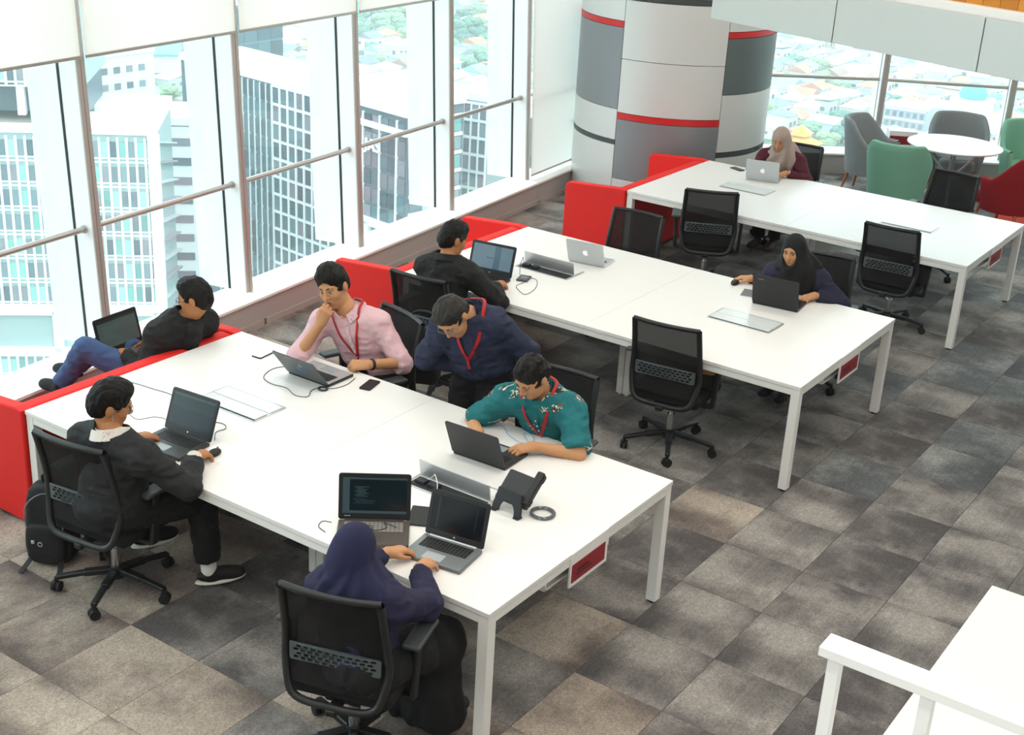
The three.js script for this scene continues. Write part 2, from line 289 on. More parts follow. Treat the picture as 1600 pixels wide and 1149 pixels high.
function desk(z0, label, ports) {
  const t = thing('bench_desk', label, 'desk', [TL / 2, 0, z0 - TW / 2], 0), hx = TL / 2, hz = TW / 2;
  for (const s of [-1, 1]) part('tabletop', [box(TL / 2 - 0.0012, 0.025, TW, s * TL / 4, 0.7275, 0, 0.003)], M.tabletop, t);
  for (const s of [-1, 1]) { part('side_rail', [box(TL - 0.12, 0.045, 0.03, 0, 0.6915, s * (hz - 0.022), 0.003)], M.tableLeg, t); part('end_rail', [box(0.03, 0.045, TW - 0.12, s * (hx - 0.022), 0.6915, 0, 0.003)], M.tableLeg, t); }
  for (const sx of [-1, 1]) for (const sz of [-1, 1]) {
    const lg = part('leg', [box(0.058, 0.7, 0.058, sx * (hx - 0.033), 0.364, sz * (hz - 0.033), 0.003)], M.tableLeg, t);
    part('foot', [cyl(0.022, 0.022, 0.014, sx * (hx - 0.033), 0.007, sz * (hz - 0.033), 12)], M.rubber, lg);
  }
  for (const s of [-1, 1]) part('centre_leg', [box(0.05, 0.69, 0.4, s * 0.028, 0.362, 0, 0.003), box(0.02, 0.014, 0.02, s * 0.028, 0.009, 0.18, 0.002)], M.tableLeg, t);
  part('cable_tray', [plain(2.78, 0.145, 0.012, 0.15, 0.642, 0.285), plain(2.78, 0.145, 0.012, 0.15, 0.642, -0.285), plain(2.78, 0.012, 0.58, 0.15, 0.575, 0)], M.tableLeg, t);
  const sg = part('sign_plate', [box(0.012, 0.185, 0.34, hx - 0.004, 0.646, -0.0, 0.002)], M.tableLeg, t);
  part('red_label', [plain(0.004, 0.098, 0.3, hx + 0.003, 0.627, 0.008)], M.redSign, sg, 'dark red paper label');
  part('red_label_print', [plain(0.0012, 0.014, 0.1, hx + 0.0056, 0.632, 0.06), plain(0.0012, 0.008, 0.14, hx + 0.0056, 0.612, 0.05)], M.printDark ||= std(0x4a0a10, 0.6), sg);
  for (const [x, z, open] of ports) deskPort(t, x - hx, z + hz, open);
  return t;
}
desk(TZ[0], 'long white bench desk nearest the view with the desk telephone on it', [[0.815, -0.85, false], [2.38, -0.83, true]]);
desk(TZ[1], 'long white bench desk in the middle, black-veiled woman at its far side', [[0.76, -0.84, true], [2.4, -0.86, false]]);
desk(TZ[2], 'long white bench desk furthest back, beside the round column', [[0.8, -0.9, false], [2.42, -0.84, false]]);
{
  const t = thing('white_desk', 'plain white desk cut off by the lower corner of the view', 'desk', [6.466, 0, -0.85]);
  part('tabletop', [box(3.2, 0.025, 1.71, 0, 0.7275, 0, 0.003)], M.tabletop, t);
  for (const sx of [-1, 1]) for (const sz of [-1, 1]) part('leg', [box(0.058, 0.715, 0.058, sx * 1.56, 0.3575, sz * 0.82, 0.003)], M.tableLeg, t);
  part('side_rail', [box(3.06, 0.045, 0.03, 0, 0.6915, 0.83, 0.003), box(3.06, 0.045, 0.03, 0, 0.6915, -0.83, 0.003)], M.tableLeg, t);
}

// ================================================================ red sofas between desks and windows
function sofa(z0, label) {
  const t = thing('red_sofa', label, 'sofa', [-0.372, 0, z0 - TW / 2], 0, 'red sofas backing onto the desks');
  const side = [[0.355, 0.03], [0.355, 0.728], [0.30, 0.734], [-0.26, 0.69], [-0.285, 0.66], [-0.285, 0.03]], hz = TW / 2;
  for (const s of [1, -1]) { const g = extr(side, 0.058, 0.011); g.translate(0, 0, s > 0 ? hz - 0.05 : -hz - 0.01); part('side_panel', [g], M.redSofa, t); }
  part('backrest', [box(0.115, 0.71, TW - 0.1, 0.295, 0.377, 0, 0.03, 3)], M.redSofa, t);
  part('seat_base', [box(0.52, 0.2, TW - 0.13, -0.02, 0.14, 0, 0.02, 2)], M.redSofa, t);
  for (const s of [1, -1]) part('seat_cushion', [box(0.5, 0.15, TW / 2 - 0.08, -0.02, 0.325, s * (TW / 4 - 0.03), 0.04, 3)], M.redSofa, t);
  part('plinth', [plain(0.56, 0.03, TW - 0.1, 0.03, 0.016, 0)], M.blackPlastic, t);
}
sofa(TZ[0], 'red fabric sofa with the man in a black hoodie lounging on it');
sofa(TZ[1], 'red fabric sofa behind the man in black facing a laptop');
sofa(TZ[2], 'red fabric sofa beside the round column');

// ================================================================ office chairs
function makeChair(sh) {   // faces -z, origin on the floor below the hub; sh: seat height
  const t = new THREE.Group(); t.name = 'office_chair';
  const hub = [cyl(0.042, 0.036, 0.07, 0, 0.105, 0, 14)];
  for (let i = 0; i < 5; i++) {
    const a = (i * 72 + 20) * Math.PI / 180, c = Math.sin(a), s = Math.cos(a);
    hub.push(sbar([c * 0.02, 0.112, s * 0.02], [c * 0.17, 0.102, s * 0.17], 0.046, 0.034, UP, 0.008), sbar([c * 0.16, 0.103, s * 0.16], [c * 0.315, 0.082, s * 0.315], 0.036, 0.026, UP, 0.008));
  }
  part('star_base', hub, M.frameBlack, t);
  for (let i = 0; i < 5; i++) {
    const a = (i * 72 + 20) * Math.PI / 180, c = Math.sin(a), s = Math.cos(a), b = a + 0.7 + i * 1.3;
    const w = [-1, 1].map((q) => { const g = cyl(0.029, 0.029, 0.018, 0, q * 0.014, 0, 14); g.rotateX(Math.PI / 2); g.rotateY(b); g.translate(c * 0.312, 0.029, s * 0.312); return g; });
    part('caster', [...w, cyl(0.012, 0.012, 0.05, c * 0.312, 0.058, s * 0.312, 8)], M.rubber, t);
  }
  part('gas_cylinder', [cyl(0.027, 0.027, 0.12, 0, 0.19, 0, 14), cyl(0.015, 0.015, sh - 0.2, 0, 0.12 + (sh - 0.2) / 2 + 0.02, 0, 12)], M.chrome, t);
  part('mechanism', [box(0.17, 0.06, 0.24, 0, sh - 0.1, 0.02, 0.015, 2), box(0.05, 0.035, 0.18, 0, sh - 0.09, 0.18, 0.01, 2), bar([0.08, sh - 0.1, -0.02], [0.27, sh - 0.12, -0.05], 0.007)], M.blackPlastic, t);
  const seat = box(0.49, 0.085, 0.47, 0, sh - 0.04, -0.04, 0.035, 4); { const p = seat.attributes.position; for (let i = 0; i < p.count; i++) { const z = p.getZ(i); if (z < -0.15) p.setY(i, p.getY(i) - (z + 0.15) * (z + 0.15) * 1.6); } seat.computeVertexNormals(); }
  part('seat', [seat], M.seatFabric, t);
  // backrest: y is height above the seat
  const zb = (y) => 0.195 + 0.075 * Math.pow(Math.max(0, (y - 0.17)) / 0.35, 1.4) + (y < 0.12 ? (0.12 - y) * 0.22 : 0), bow = (x, y) => -0.03 * (1 - (x / 0.23) ** 2) * -1 * (0.4 + y);
  const P = (x, y) => [x, sh + y, zb(y) + bow(x, y)];
  const outline = [[-0.222, 0.5], [-0.226, 0.36], [-0.232, 0.22], [-0.238, 0.13], [-0.22, 0.02], [-0.2, -0.035], [-0.16, -0.062], [0, -0.07], [0.16, -0.062], [0.2, -0.035], [0.22, 0.02], [0.238, 0.13], [0.232, 0.22], [0.226, 0.36], [0.222, 0.5]];
  const fr = tube(outline.map(([x, y]) => P(x, y)), 0.019, 70, 8); part('back_frame', [fr, tube([P(-0.226, 0.5), P(-0.11, 0.5), P(0, 0.5), P(0.11, 0.5), P(0.226, 0.5)].map(([x, y, z]) => [x, y + 0.004, z]), 0.016, 24, 8)], M.frameBlack, t);
  const sheet = (y0, y1, wx, off, nx = 10, ny = 10) => { const g = new THREE.PlaneGeometry(1, 1, nx, ny), p = g.attributes.position; for (let i = 0; i < p.count; i++) { const y = y0 + (p.getY(i) + 0.5) * (y1 - y0), q = P(p.getX(i) * wx(y), y); p.setXYZ(i, q[0], q[1], q[2] + off); } g.computeVertexNormals(); return g; };
  const wx = (y) => 0.43 + 0.03 * Math.max(0, 1 - Math.abs(y - 0.13) / 0.3);
  const solidify = (g, th) => { const a = clean(g.clone()), b = clean(g.clone()); b.translate(0, 0, -th); return mg([a, b]); };
  part('back_mesh', solidify(sheet(0.0, 0.5, wx, -0.004), 0.006), M.mesh, t);
  const holes = []; const LW = 0.40, LH = 0.088;
  for (let r = 0; r < 4; r++) for (let c = 0; c < 11; c++) { const cx = -LW / 2 + 0.022 + c * 0.034 + (r % 2) * 0.014, cy = -LH / 2 + 0.0155 + r * 0.019; holes.push([[cx - 0.0115, cy - 0.0068], [cx + 0.0115, cy - 0.0068], [cx + 0.0115, cy + 0.0068], [cx - 0.0115, cy + 0.0068]]); }
  const lum = extr(roundRect(LW + 0.02, LH, 0.01, 3), 0.005, 0.0, holes); { const p = lum.attributes.position; for (let i = 0; i < p.count; i++) { const q = P(p.getX(i), p.getY(i) + 0.155); p.setXYZ(i, q[0], q[1], q[2] + 0.012 + p.getZ(i)); } lum.computeVertexNormals(); }
  part('lumbar_support', [lum], M.lumbar, t);
  for (const s of [-1, 1]) {
    const a = part('armrest', [sbar([s * 0.12, sh - 0.1, 0.02], [s * 0.285, sh - 0.095, 0.02], 0.05, 0.028, UP, 0.008), sbar([s * 0.285, sh - 0.105, 0.02], [s * 0.295, sh + 0.19, 0.0], 0.05, 0.03, V(1, 0, 0), 0.01)], M.frameBlack, t);
    part('arm_pad', [box(0.085, 0.026, 0.25, s * 0.292, sh + 0.202, -0.03, 0.012, 3)], M.armPad ||= std(0x3a4143, 0.5), a);
  }
  return t;
}
const chairProto = new Map();
function chair(sh, x, z, turn, label) {
  if (!chairProto.has(sh)) chairProto.set(sh, makeChair(sh));
  const c = chairProto.get(sh).clone(); c.name = numbered('office_chair'); c.position.set(x, 0, z); c.rotation.y = turn; c.userData = { label, category: 'office chair', group: 'black mesh-back office chairs' }; scene.add(c); return c;
}
const D2R = Math.PI / 180;
chair(0.47, 0.86, 0.12, 8 * D2R, 'black mesh office chair under the man in a dark jacket with earphones');
chair(0.47, 2.73, 0.34, 18 * D2R, 'black mesh office chair under the woman in navy at two laptops');
chair(0.47, 2.28, -3.40, 7 * D2R, 'empty black mesh office chair pushed in at the near side of the middle desk');
chair(0.44, 2.55, -6.78, 3 * D2R, 'empty black mesh office chair nearest the free end of the furthest desk');
chair(0.46, 0.86, -6.60, 26 * D2R, 'empty black mesh office chair turned slightly, beside the red sofa of the furthest desk');
chair(0.47, 0.55, -3.04, 4 * D2R, 'black mesh office chair under the man in black facing an open laptop');
chair(0.46, 0.86, -1.90, 180 * D2R - 0.3, 'black mesh office chair under the man in a pink shirt');
chair(0.46, 2.25, -1.80, 180 * D2R + 0.12, 'black mesh office chair under the man in a teal shirt');
chair(0.44, 0.83, -5.10, 180 * D2R + 0.05, 'empty black mesh office chair facing the open silver laptop on the middle desk');
chair(0.44, 2.50, -5.12, 180 * D2R + 0.2, 'black mesh office chair under the woman in a black headscarf');
chair(0.44, 0.78, -8.52, 180 * D2R + 0.1, 'black mesh office chair under the woman in a maroon top');
chair(0.44, 2.33, -8.55, 180 * D2R - 0.08, 'empty black mesh office chair between the green and the red armchair');

// ================================================================ lounge corner by the far windows
function tubChair(mat, label, pos, turn, legMat, s = 1) {   // upholstered tub chair, faces +z
  const t = thing('tub_chair', label, 'armchair', pos, turn, 'upholstered tub armchairs round the white table');
  // shell: wraps from one arm round the back to the other, arm height rising to the back
  const n = 36, m = 8, pos3 = [], idx = [], th = 0.05;
  const prof = (u) => { const a = (-118 + 236 * u) * D2R, k = Math.cos(a), top = 0.6 + 0.27 * Math.min(1, Math.max(0, (k + 0.12) / 0.75)) ** 1.1; return { a, top }; };
  const ring = (r, v, u) => { const { a, top } = prof(u), y0 = 0.26, y = y0 + (top - y0) * v, rad = (r ? 0.29 : 0.345) * (0.86 + 0.16 * v) * (1 + 0.10 * Math.max(0, Math.cos(a)) * v), sx = 1.0, fz = Math.cos(a) < 0 ? 1.25 : 1.0; return [Math.sin(a) * rad * sx, y - (r ? 0 : 0), -Math.cos(a) * rad * fz]; };
  for (let i = 0; i <= n; i++) for (let j = 0; j <= 2 * m + 3; j++) {
    const u = i / n; let q;
    if (j <= m) q = ring(0, j / m, u); else if (j === m + 1) { const a = ring(0, 1, u), b = ring(1, 1, u); q = [(a[0] * 2 + b[0]) / 3, a[1] + 0.018, (a[2] * 2 + b[2]) / 3]; } else if (j === m + 2) { const a = ring(0, 1, u), b = ring(1, 1, u); q = [(a[0] + 2 * b[0]) / 3, a[1] + 0.018, (a[2] + 2 * b[2]) / 3]; } else q = ring(1, 1 - (j - m - 3) / m, u);
    pos3.push(...q);
  }
  const W = 2 * m + 4; for (let i = 0; i < n; i++) for (let j = 0; j < W - 1; j++) { const a = i * W + j, b = a + W; idx.push(a, b, a + 1, b, b + 1, a + 1); }
  for (const e of [0, n]) for (let j = 0; j < m; j++) { const a = e * W + j, b = e * W + (W - 1 - j), c = a + 1, d = b - 1; e ? idx.push(a, b, c, b, d, c) : idx.push(a, c, b, b, c, d); }
  const g = new THREE.BufferGeometry(); g.setAttribute('position', new THREE.Float32BufferAttribute(pos3, 3)); g.setIndex(idx); g.computeVertexNormals();
  part('shell', g, mat, t);
  part('seat_cushion', [cyl(0.25, 0.285, 0.05, 0, 0.285, 0.02, 32), cyl(0.27, 0.27, 0.13, 0, 0.37, 0.02, 32), sph(0.27, 0, 0.435, 0.02, 1, 0.12, 1, 24), box(0.4, 0.15, 0.2, 0, 0.36, 0.22, 0.05, 3)], mat, t);
  for (const [x, z] of [[-0.19, 0.22], [0.19, 0.22], [-0.18, -0.2], [0.18, -0.2]]) part('leg', [bar([x * 1.35, 0, z * 1.3], [x, 0.3, z], 0.011, 0.019)], legMat, t);
  t.scale.setScalar(s); return t;
}
const fab = (c) => withBump(std(c, 0.9, { sheen: 0.25, sheenRoughness: 0.6 }), weave, 40, 0.0008);
M.greyFab = fab(0x888d90); M.greenFab = fab(0x7fb59c); M.redFab = fab(0x8f0d18);
tubChair(M.greyFab, 'grey upholstered tub armchair beside the mullion, near the round column', [0.74, 0, -11.0], 92 * D2R, M.wood);
tubChair(M.greyFab, 'grey upholstered tub armchair against the window behind the round table', [1.42, 0, -11.92], 22 * D2R, M.wood);
tubChair(M.greenFab, 'green upholstered tub armchair with its back to the furthest desk', [1.33, 0, -10.18], 190 * D2R, M.wood);
tubChair(M.greenFab, 'pale green upholstered tub armchair half cut off, beyond the red armchair', [2.26, 0, -11.98], 32 * D2R, M.wood, 1.04);
tubChair(M.redFab, 'dark red upholstered tub armchair half cut off behind the furthest desk', [2.47, 0, -10.55], -108 * D2R, M.wood);
{
  const t = thing('round_table', 'round white table on splayed metal legs among the armchairs', 'table', [1.64, 0, -11.05]);
  part('table_top', [cyl(0.5, 0.52, 0.012, 0, 0.722, 0, 56), cyl(0.52, 0.52, 0.012, 0, 0.734, 0, 56)], M.tabletop, t);
  for (let i = 0; i < 4; i++) { const a = (i * 90 + 20) * D2R; part('leg', [sbar([Math.sin(a) * 0.36, 0.0, Math.cos(a) * 0.36], [Math.sin(a) * 0.05, 0.40, Math.cos(a) * 0.05], 0.03, 0.02), sbar([Math.sin(a) * 0.05, 0.40, Math.cos(a) * 0.05], [Math.sin(a) * 0.34, 0.715, Math.cos(a) * 0.34], 0.03, 0.02)], M.alu, t); }
  const b = thing('side_box', 'low white box with a red front band by the far window mullion', 'storage box', [0.64, 0.25, -12.2], 0.55);
  part('carcass', [box(0.34, 0.31, 0.2, 0, 0.155, 0, 0.005)], M.white, b); part('red_band', [plain(0.32, 0.1, 0.006, 0, 0.2, 0.103)], M.redSign, b, 'red band across the front');
}
// ================================================================ the town far below the windows
const GROUND = -85;
{
  const g = new THREE.CircleGeometry(1500, 48); g.rotateX(-Math.PI / 2); g.translate(0, GROUND, 0);
  const uv = g.attributes.uv, p = g.attributes.position; for (let i = 0; i < p.count; i++) uv.setXY(i, p.getX(i) / 220, p.getZ(i) / 220);
  const tex = dataTex(512, (u, v, i, j) => { const n = 0.5 + 0.5 * noise3(u * 22, v * 22, 1), m = 0.5 + 0.5 * noise3(u * 60, v * 60, 5), k = 0.85 + 0.3 * hsh(i, j, 2); const a = [0.52, 0.55, 0.50], b = [0.72, 0.71, 0.69], c = [0.33, 0.45, 0.34]; const t = Math.max(0, Math.min(1, (n - 0.35) * 3)), s = m > 0.6 ? 1 : 0; return [0, 1, 2].map((q) => (s ? c[q] : a[q] * (1 - t) + b[q] * t) * k); }, true);
  struct('ground', g, new THREE.MeshPhysicalMaterial({ map: tex, roughness: 1 }));
}
const paneMats = { teal: [0x8fc9bd, 0x7fb8b0, 0xa6d8cc, 0x6f9f9d].map((c) => std(c, 0.15)), grey: [0x6d7f86, 0x5b6d75, 0x7f9299, 0x8a8f94].map((c) => std(c, 0.12)), dark: [0x39525e, 0x46626d, 0x324650, 0x52717a].map((c) => std(c, 0.1)), mauve: [0x7b747f, 0x85838c, 0x6b6f78].map((c) => std(c, 0.12)) };
const cityWhite = std(0xe9ecec, 0.8), cityGrey = std(0xb9bfc2, 0.8), roofTan = std(0xe3ddd0, 0.9), slatGrey = std(0x9b97a0, 0.6);
// facade from A to B (plan), y0..y1, windows built one by one
function tower(name, label, A, B, depth, y0, y1, o) {
  const l = Math.hypot(B[0] - A[0], B[1] - A[1]), t = thing(name, label, 'building', [A[0], y0, A[1]], Math.atan2(-(B[1] - A[1]), B[0] - A[0]));
  const H = y1 - y0;
  part('wall', [plain(l, H, depth, l / 2, H / 2, -depth / 2)], o.core || cityGrey, t);
  if (o.parapet !== 0) { const ph = o.parapet || 1.1; part('parapet', [plain(l + 0.6, ph, 0.4, l / 2, H + ph / 2, 0.1), plain(l + 0.6, ph, 0.4, l / 2, H + ph / 2, -depth), plain(0.4, ph, depth, -0.1, H + ph / 2, -depth / 2), plain(0.4, ph, depth, l + 0.1, H + ph / 2, -depth / 2)], cityWhite, t); }
  part('roof', [plain(l, 0.2, depth, l / 2, H + 0.1, -depth / 2)], o.roof || roofTan, t);
  const grid = [];
  const pg = new Map(), geo = (w, h) => { const k = w.toFixed(2) + h.toFixed(2); if (!pg.has(k)) pg.set(k, plain(w, h, 0.12)); return pg.get(k); };
  for (const f of o.faces) {   // {x0,x1,yTop,floors,fh,cols,pw,ph,mats,pier,slab,side}
    const n = f.cols, cw = (f.x1 - f.x0) / n, place = (x, y, z) => f.side ? [l + z, y, -x] : [x, y, z];
    for (let r = 0; r < f.floors; r++) {
      const yc = f.yTop - y0 - r * f.fh;
      for (let c = 0; c < n; c++) {
        if (f.skip && f.skip(r, c)) continue;
        const x = f.x0 + (c + 0.5) * cw, m = f.mats[Math.floor(hsh(r, c, f.mats.length + n) * f.mats.length * 0.9999)];
        const w = part('window', geo(cw * f.pw, f.fh * f.ph), m, t); w.position.set(...place(x, yc - f.fh * (0.5 + (f.off || 0)), 0.08)); if (f.side) w.rotation.y = Math.PI / 2;
      }
      if (f.slab) { const s = plain(f.side ? 0.3 : f.x1 - f.x0, f.slab, f.side ? f.x1 - f.x0 : 0.3); s.translate(...place((f.x0 + f.x1) / 2, yc, 0.15)); grid.push(s); }
      if (f.spandrel) for (const q of [0.18, 0.02]) { const s = plain(f.x1 - f.x0, f.fh * 0.06, 0.16); s.translate((f.x0 + f.x1) / 2, yc - f.fh * (1 - q), 0.08); grid.push(s); }
    }
    if (f.pier) for (let c = 0; c <= n; c += f.every || 1) { const hh = f.floors * f.fh, s = plain(f.pier, hh, 0.35); if (f.side) s.rotateY(Math.PI / 2); s.translate(...place(f.x0 + c * cw, f.yTop - y0 - hh / 2, 0.16)); grid.push(s); }
  }
  if (grid.length) part('facade_grid', grid, o.grid || cityWhite, t);
  return t;
}
// grid-fronted block with roof terrace, nearest to the windows
{
  const c = [-130.675, -112.43], e = [0.742, -0.67], at = (s, d = 0) => [c[0] + e[0] * s - e[1] * -1 * 0 - 0.67 * d, c[1] + e[1] * s - 0.742 * d];
  const t = tower('office_block', 'office block with white gridded front and planted roof terrace below the first windows', at(-34), at(0), 19.5, GROUND, -38, {
    core: std(0x9fb4b4, 0.5), faces: [{ x0: 7.26, x1: 34, yTop: -38.4, floors: 7, fh: 3.35, cols: 23, pw: 0.8, ph: 0.62, off: -0.02, mats: [...paneMats.teal, ...paneMats.grey], pier: 0.3, spandrel: 1 }, { x0: 7.26, x1: 34, yTop: -69, floors: 3, fh: 3.35, cols: 23, pw: 0.8, ph: 0.62, mats: paneMats.teal, pier: 0.3, spandrel: 1 }], parapet: 1.2 });
  part('band', [plain(34.4, 1.4, 0.8, 17, 21.6 + 1.1, 0.3), plain(34.4, 1.2, 0.8, 17, 16.6, 0.3), plain(1.2, 6, 0.8, 20, 19.5, 0.3), plain(1.2, 6, 0.8, 27.5, 19.5, 0.3), plain(1.2, 6, 0.8, 33.4, 19.5, 0.3)], cityWhite, t);
  // slanted slats on the end wall
  for (let k = 0; k < 16; k++) part('slat', [sbar([34.25, 46 - k * 2.7, -0.4], [34.25, 41.5 - k * 2.7, -19], 0.25, 1.1, V(1, 0, 0), 0)], k % 2 ? slatGrey : cityGrey, t);
  part('corner_pier', [plain(1.4, 47, 1.4, 33.9, 23.5, -0.2)], cityWhite, t);
  const gr = std(0x6f9d57, 1); part('terrace_planting', [0, 1, 2, 3, 4].map((i) => sph(1.1, 19.5 + i * 0.9, 48, -1.8 - (i % 2), 1, 0.6, 1, 8)), gr, t);
  part('roof_plant', [plain(6, 1.5, 4, 28, 47.7, -12), plain(3, 1, 2, 24, 47.5, -8)], cityWhite, t);
  const u = tower('office_tower', 'taller gridded office tower rising at the edge of the first window', at(-40, 2.5), at(-8.6, 2.5), 16, -38 + 5.8, 12, { core: std(0x9fb0b2, 0.5), faces: [{ x0: 12, x1: 31, yTop: 11, floors: 13, fh: 3.35, cols: 16, pw: 0.8, ph: 0.62, mats: [...paneMats.grey, ...paneMats.teal], pier: 0.3, spandrel: 1 }] });
  part('column', [2, 9, 16, 23, 30].map((x) => plain(1, 4.2, 1, x, -2.1, -0.8)), cityWhite, u);
  part('recess', [plain(31, 4.2, 12, 15.5, -2.1, -9)], std(0x5f7078, 0.4), u);
}
// block with dark balcony slots behind it
tower('balcony_block', 'white block with rows of dark balcony slots behind the slatted end wall', [-162, -128], [-151, -138], 12, GROUND, -44, { core: cityWhite, roof: cityWhite, faces: [{ x0: 0, x1: 14.8, yTop: -42, floors: 12, fh: 3.1, cols: 3, pw: 0.72, ph: 0.4, mats: paneMats.mauve }] });
tower('white_block', 'plain white block with small windows beyond the roof terrace', [-276, -205], [-274, -236], 26, GROUND, -60, { core: cityWhite, roof: cityWhite, faces: [{ x0: 2, x1: 29, yTop: -61.5, floors: 5, fh: 4.2, cols: 7, pw: 0.5, ph: 0.4, mats: paneMats.grey }] });
// dark glass tower with white piers and floor bands
tower('glass_tower', 'dark glass tower with white roof, white piers and floor bands', [-178, -159.8], [-129, -153.1], 13, GROUND, -40, {
  core: std(0x49626c, 0.25), roof: cityWhite, faces: [
    { x0: 10, x1: 26, yTop: -40.2, floors: 14, fh: 3.05, cols: 10, pw: 0.86, ph: 0.84, mats: paneMats.dark, pier: 0.14 },
    { x0: 26, x1: 46.6, yTop: -40.2, floors: 14, fh: 3.05, cols: 10, pw: 0.84, ph: 0.8, mats: [...paneMats.dark, ...paneMats.dark, paneMats.mauve[0]], pier: 0.42, slab: 0.42 }] });
tower('blue_tower', 'blue glass tower rising beyond the white-roofed tower', [-220, -212], [-220, -228.5], 16, GROUND, -40, { core: std(0x5b8193, 0.2), roof: cityGrey, faces: [{ x0: 0, x1: 16.5, yTop: -40.5, floors: 7, fh: 4.1, cols: 4, pw: 0.96, ph: 0.9, mats: paneMats.dark }] });
const font = await new FontLoader().loadAsync('fonts/droid/droid_sans_bold.typeface.json');
{
  const t = tower('sign_tower', 'tower with white parapet and white roof letters on its glass front', [-127.2, -146.3], [-113.7, -144.05], 11, GROUND, -36.5, {
    core: std(0x59656e, 0.3), roof: cityWhite, parapet: 2.5, faces: [{ x0: 0.3, x1: 13.5, yTop: -38.2, floors: 6, fh: 2.75, cols: 7, pw: 0.84, ph: 0.82, mats: [...paneMats.mauve, ...paneMats.dark], pier: 0.3, every: 2 }, { x0: 0.3, x1: 13.5, yTop: -60, floors: 6, fh: 2.9, cols: 7, pw: 0.8, ph: 0.75, mats: paneMats.teal, pier: 0.26, slab: 0.4 },
      { side: true, x0: 0.4, x1: 10.6, yTop: -38.2, floors: 12, fh: 2.75, cols: 4, pw: 0.85, ph: 0.7, mats: [...paneMats.grey, ...paneMats.teal], slab: 0.5 }] });
  part('band', [plain(14.4, 1.2, 1, 6.9, 48.2, 0.2), plain(14.4, 0.8, 1, 6.9, 45.2, 0.2), plain(14.4, 1.2, 1, 6.9, 30.4, 0.2), plain(14.4, 1.0, 1, 6.9, 24.8, 0.2), plain(1.1, 5.4, 1, 12.6, 27.6, 0.2), plain(1.1, 5.4, 1, 5.4, 27.6, 0.2)], cityWhite, t);
  const tx = new TextGeometry('JAS', { font, size: 1.75, depth: 0.25, curveSegments: 4 }); tx.translate(4.6, GROUND * -1 - 43.75, 0.25); part('roof_letters', tx, std(0xf4f4f6, 0.6), t, 'white letters on the glass front');
}
{
  const t = tower('grid_block', 'narrow white gridded block above the treetops', [-119.5, -163.0], [-113.6, -163.8], 7, -82, -38, { core: std(0x7d898c, 0.5), roof: cityWhite, faces: [{ x0: 0.1, x1: 5.7, yTop: -38.4, floors: 8, fh: 2.7, cols: 4, pw: 0.8, ph: 0.72, mats: [...paneMats.mauve, ...paneMats.grey], pier: 0.24, slab: 0.4 }] });
  part('canopy', [plain(8.4, 0.6, 3, 4.2, 22.2, 1)], cityWhite, t);
}
tower('slate_tower', 'dark slate tower with a white crown behind the gridded block', [-138, -190], [-124, -196], 12, GROUND, -47, { core: std(0x46555d, 0.5), roof: cityWhite, parapet: 2.6, faces: [{ x0: 0, x1: 15.2, yTop: -47.5, floors: 9, fh: 3.6, cols: 12, pw: 0.6, ph: 0.97, mats: [paneMats.dark[2], paneMats.dark[0]] }, { x0: 0.3, x1: 15, yTop: -44.6, floors: 1, fh: 1.8, cols: 5, pw: 0.5, ph: 0.7, mats: paneMats.dark }] });
{
  const t = tower('school_block', 'long low white block with grey window rows in the town', [-139.5, -417], [-126, -418.6], 9, GROUND, -77.5, { core: std(0xa9b4c0, 0.7), roof: cityWhite, parapet: 0.6, faces: [{ x0: 0.3, x1: 13.2, yTop: -78, floors: 2, fh: 3.2, cols: 6, pw: 0.55, ph: 0.5, mats: paneMats.mauve, slab: 0.5 }] });
  const d = thing('dome_building', 'small white building with a pale blue dome in the town', 'building', [-125, GROUND, -462]);
  part('hall', [plain(12, 6, 12, 0, 3, 0)], cityWhite, d); part('dome', [(() => { const g = new THREE.SphereGeometry(4.6, 20, 10, 0, 6.2832, 0, 1.75); g.translate(0, 7, 0); return g; })()], std(0x4bb3d8, 0.4), d, 'pale blue dome');
  const k = thing('pavilion', 'pavilion with stepped ochre roof beside the green park', 'building', [-143, GROUND, -360]);
  part('walls', [plain(9, 4, 7, 0, 2, 0)], cityWhite, k); part('roof', [(() => { const g = new THREE.ConeGeometry(7.4, 3.2, 4); g.rotateY(0.785); g.translate(0, 5.4, 0); return g; })(), (() => { const g = new THREE.ConeGeometry(3.6, 2.6, 4); g.rotateY(0.785); g.translate(0, 7.6, 0); return g; })()], std(0xe2a53c, 0.8), k);
  const m = thing('market_hall', 'long hall with a turquoise roof far beyond the terrace block', 'building', [-372, GROUND, -300], 0.75); part('walls', [plain(60, 6, 22, 0, 3, 0)], cityWhite, m); part('roof', [rot(plain(62, 0.6, 12.4, 0, 0, 0), 0.2).translate(0, 7.4, 6), rot(plain(62, 0.6, 12.4, 0, 0, 0), -0.2).translate(0, 7.4, -6)], std(0x74c5cf, 0.6), m);
}
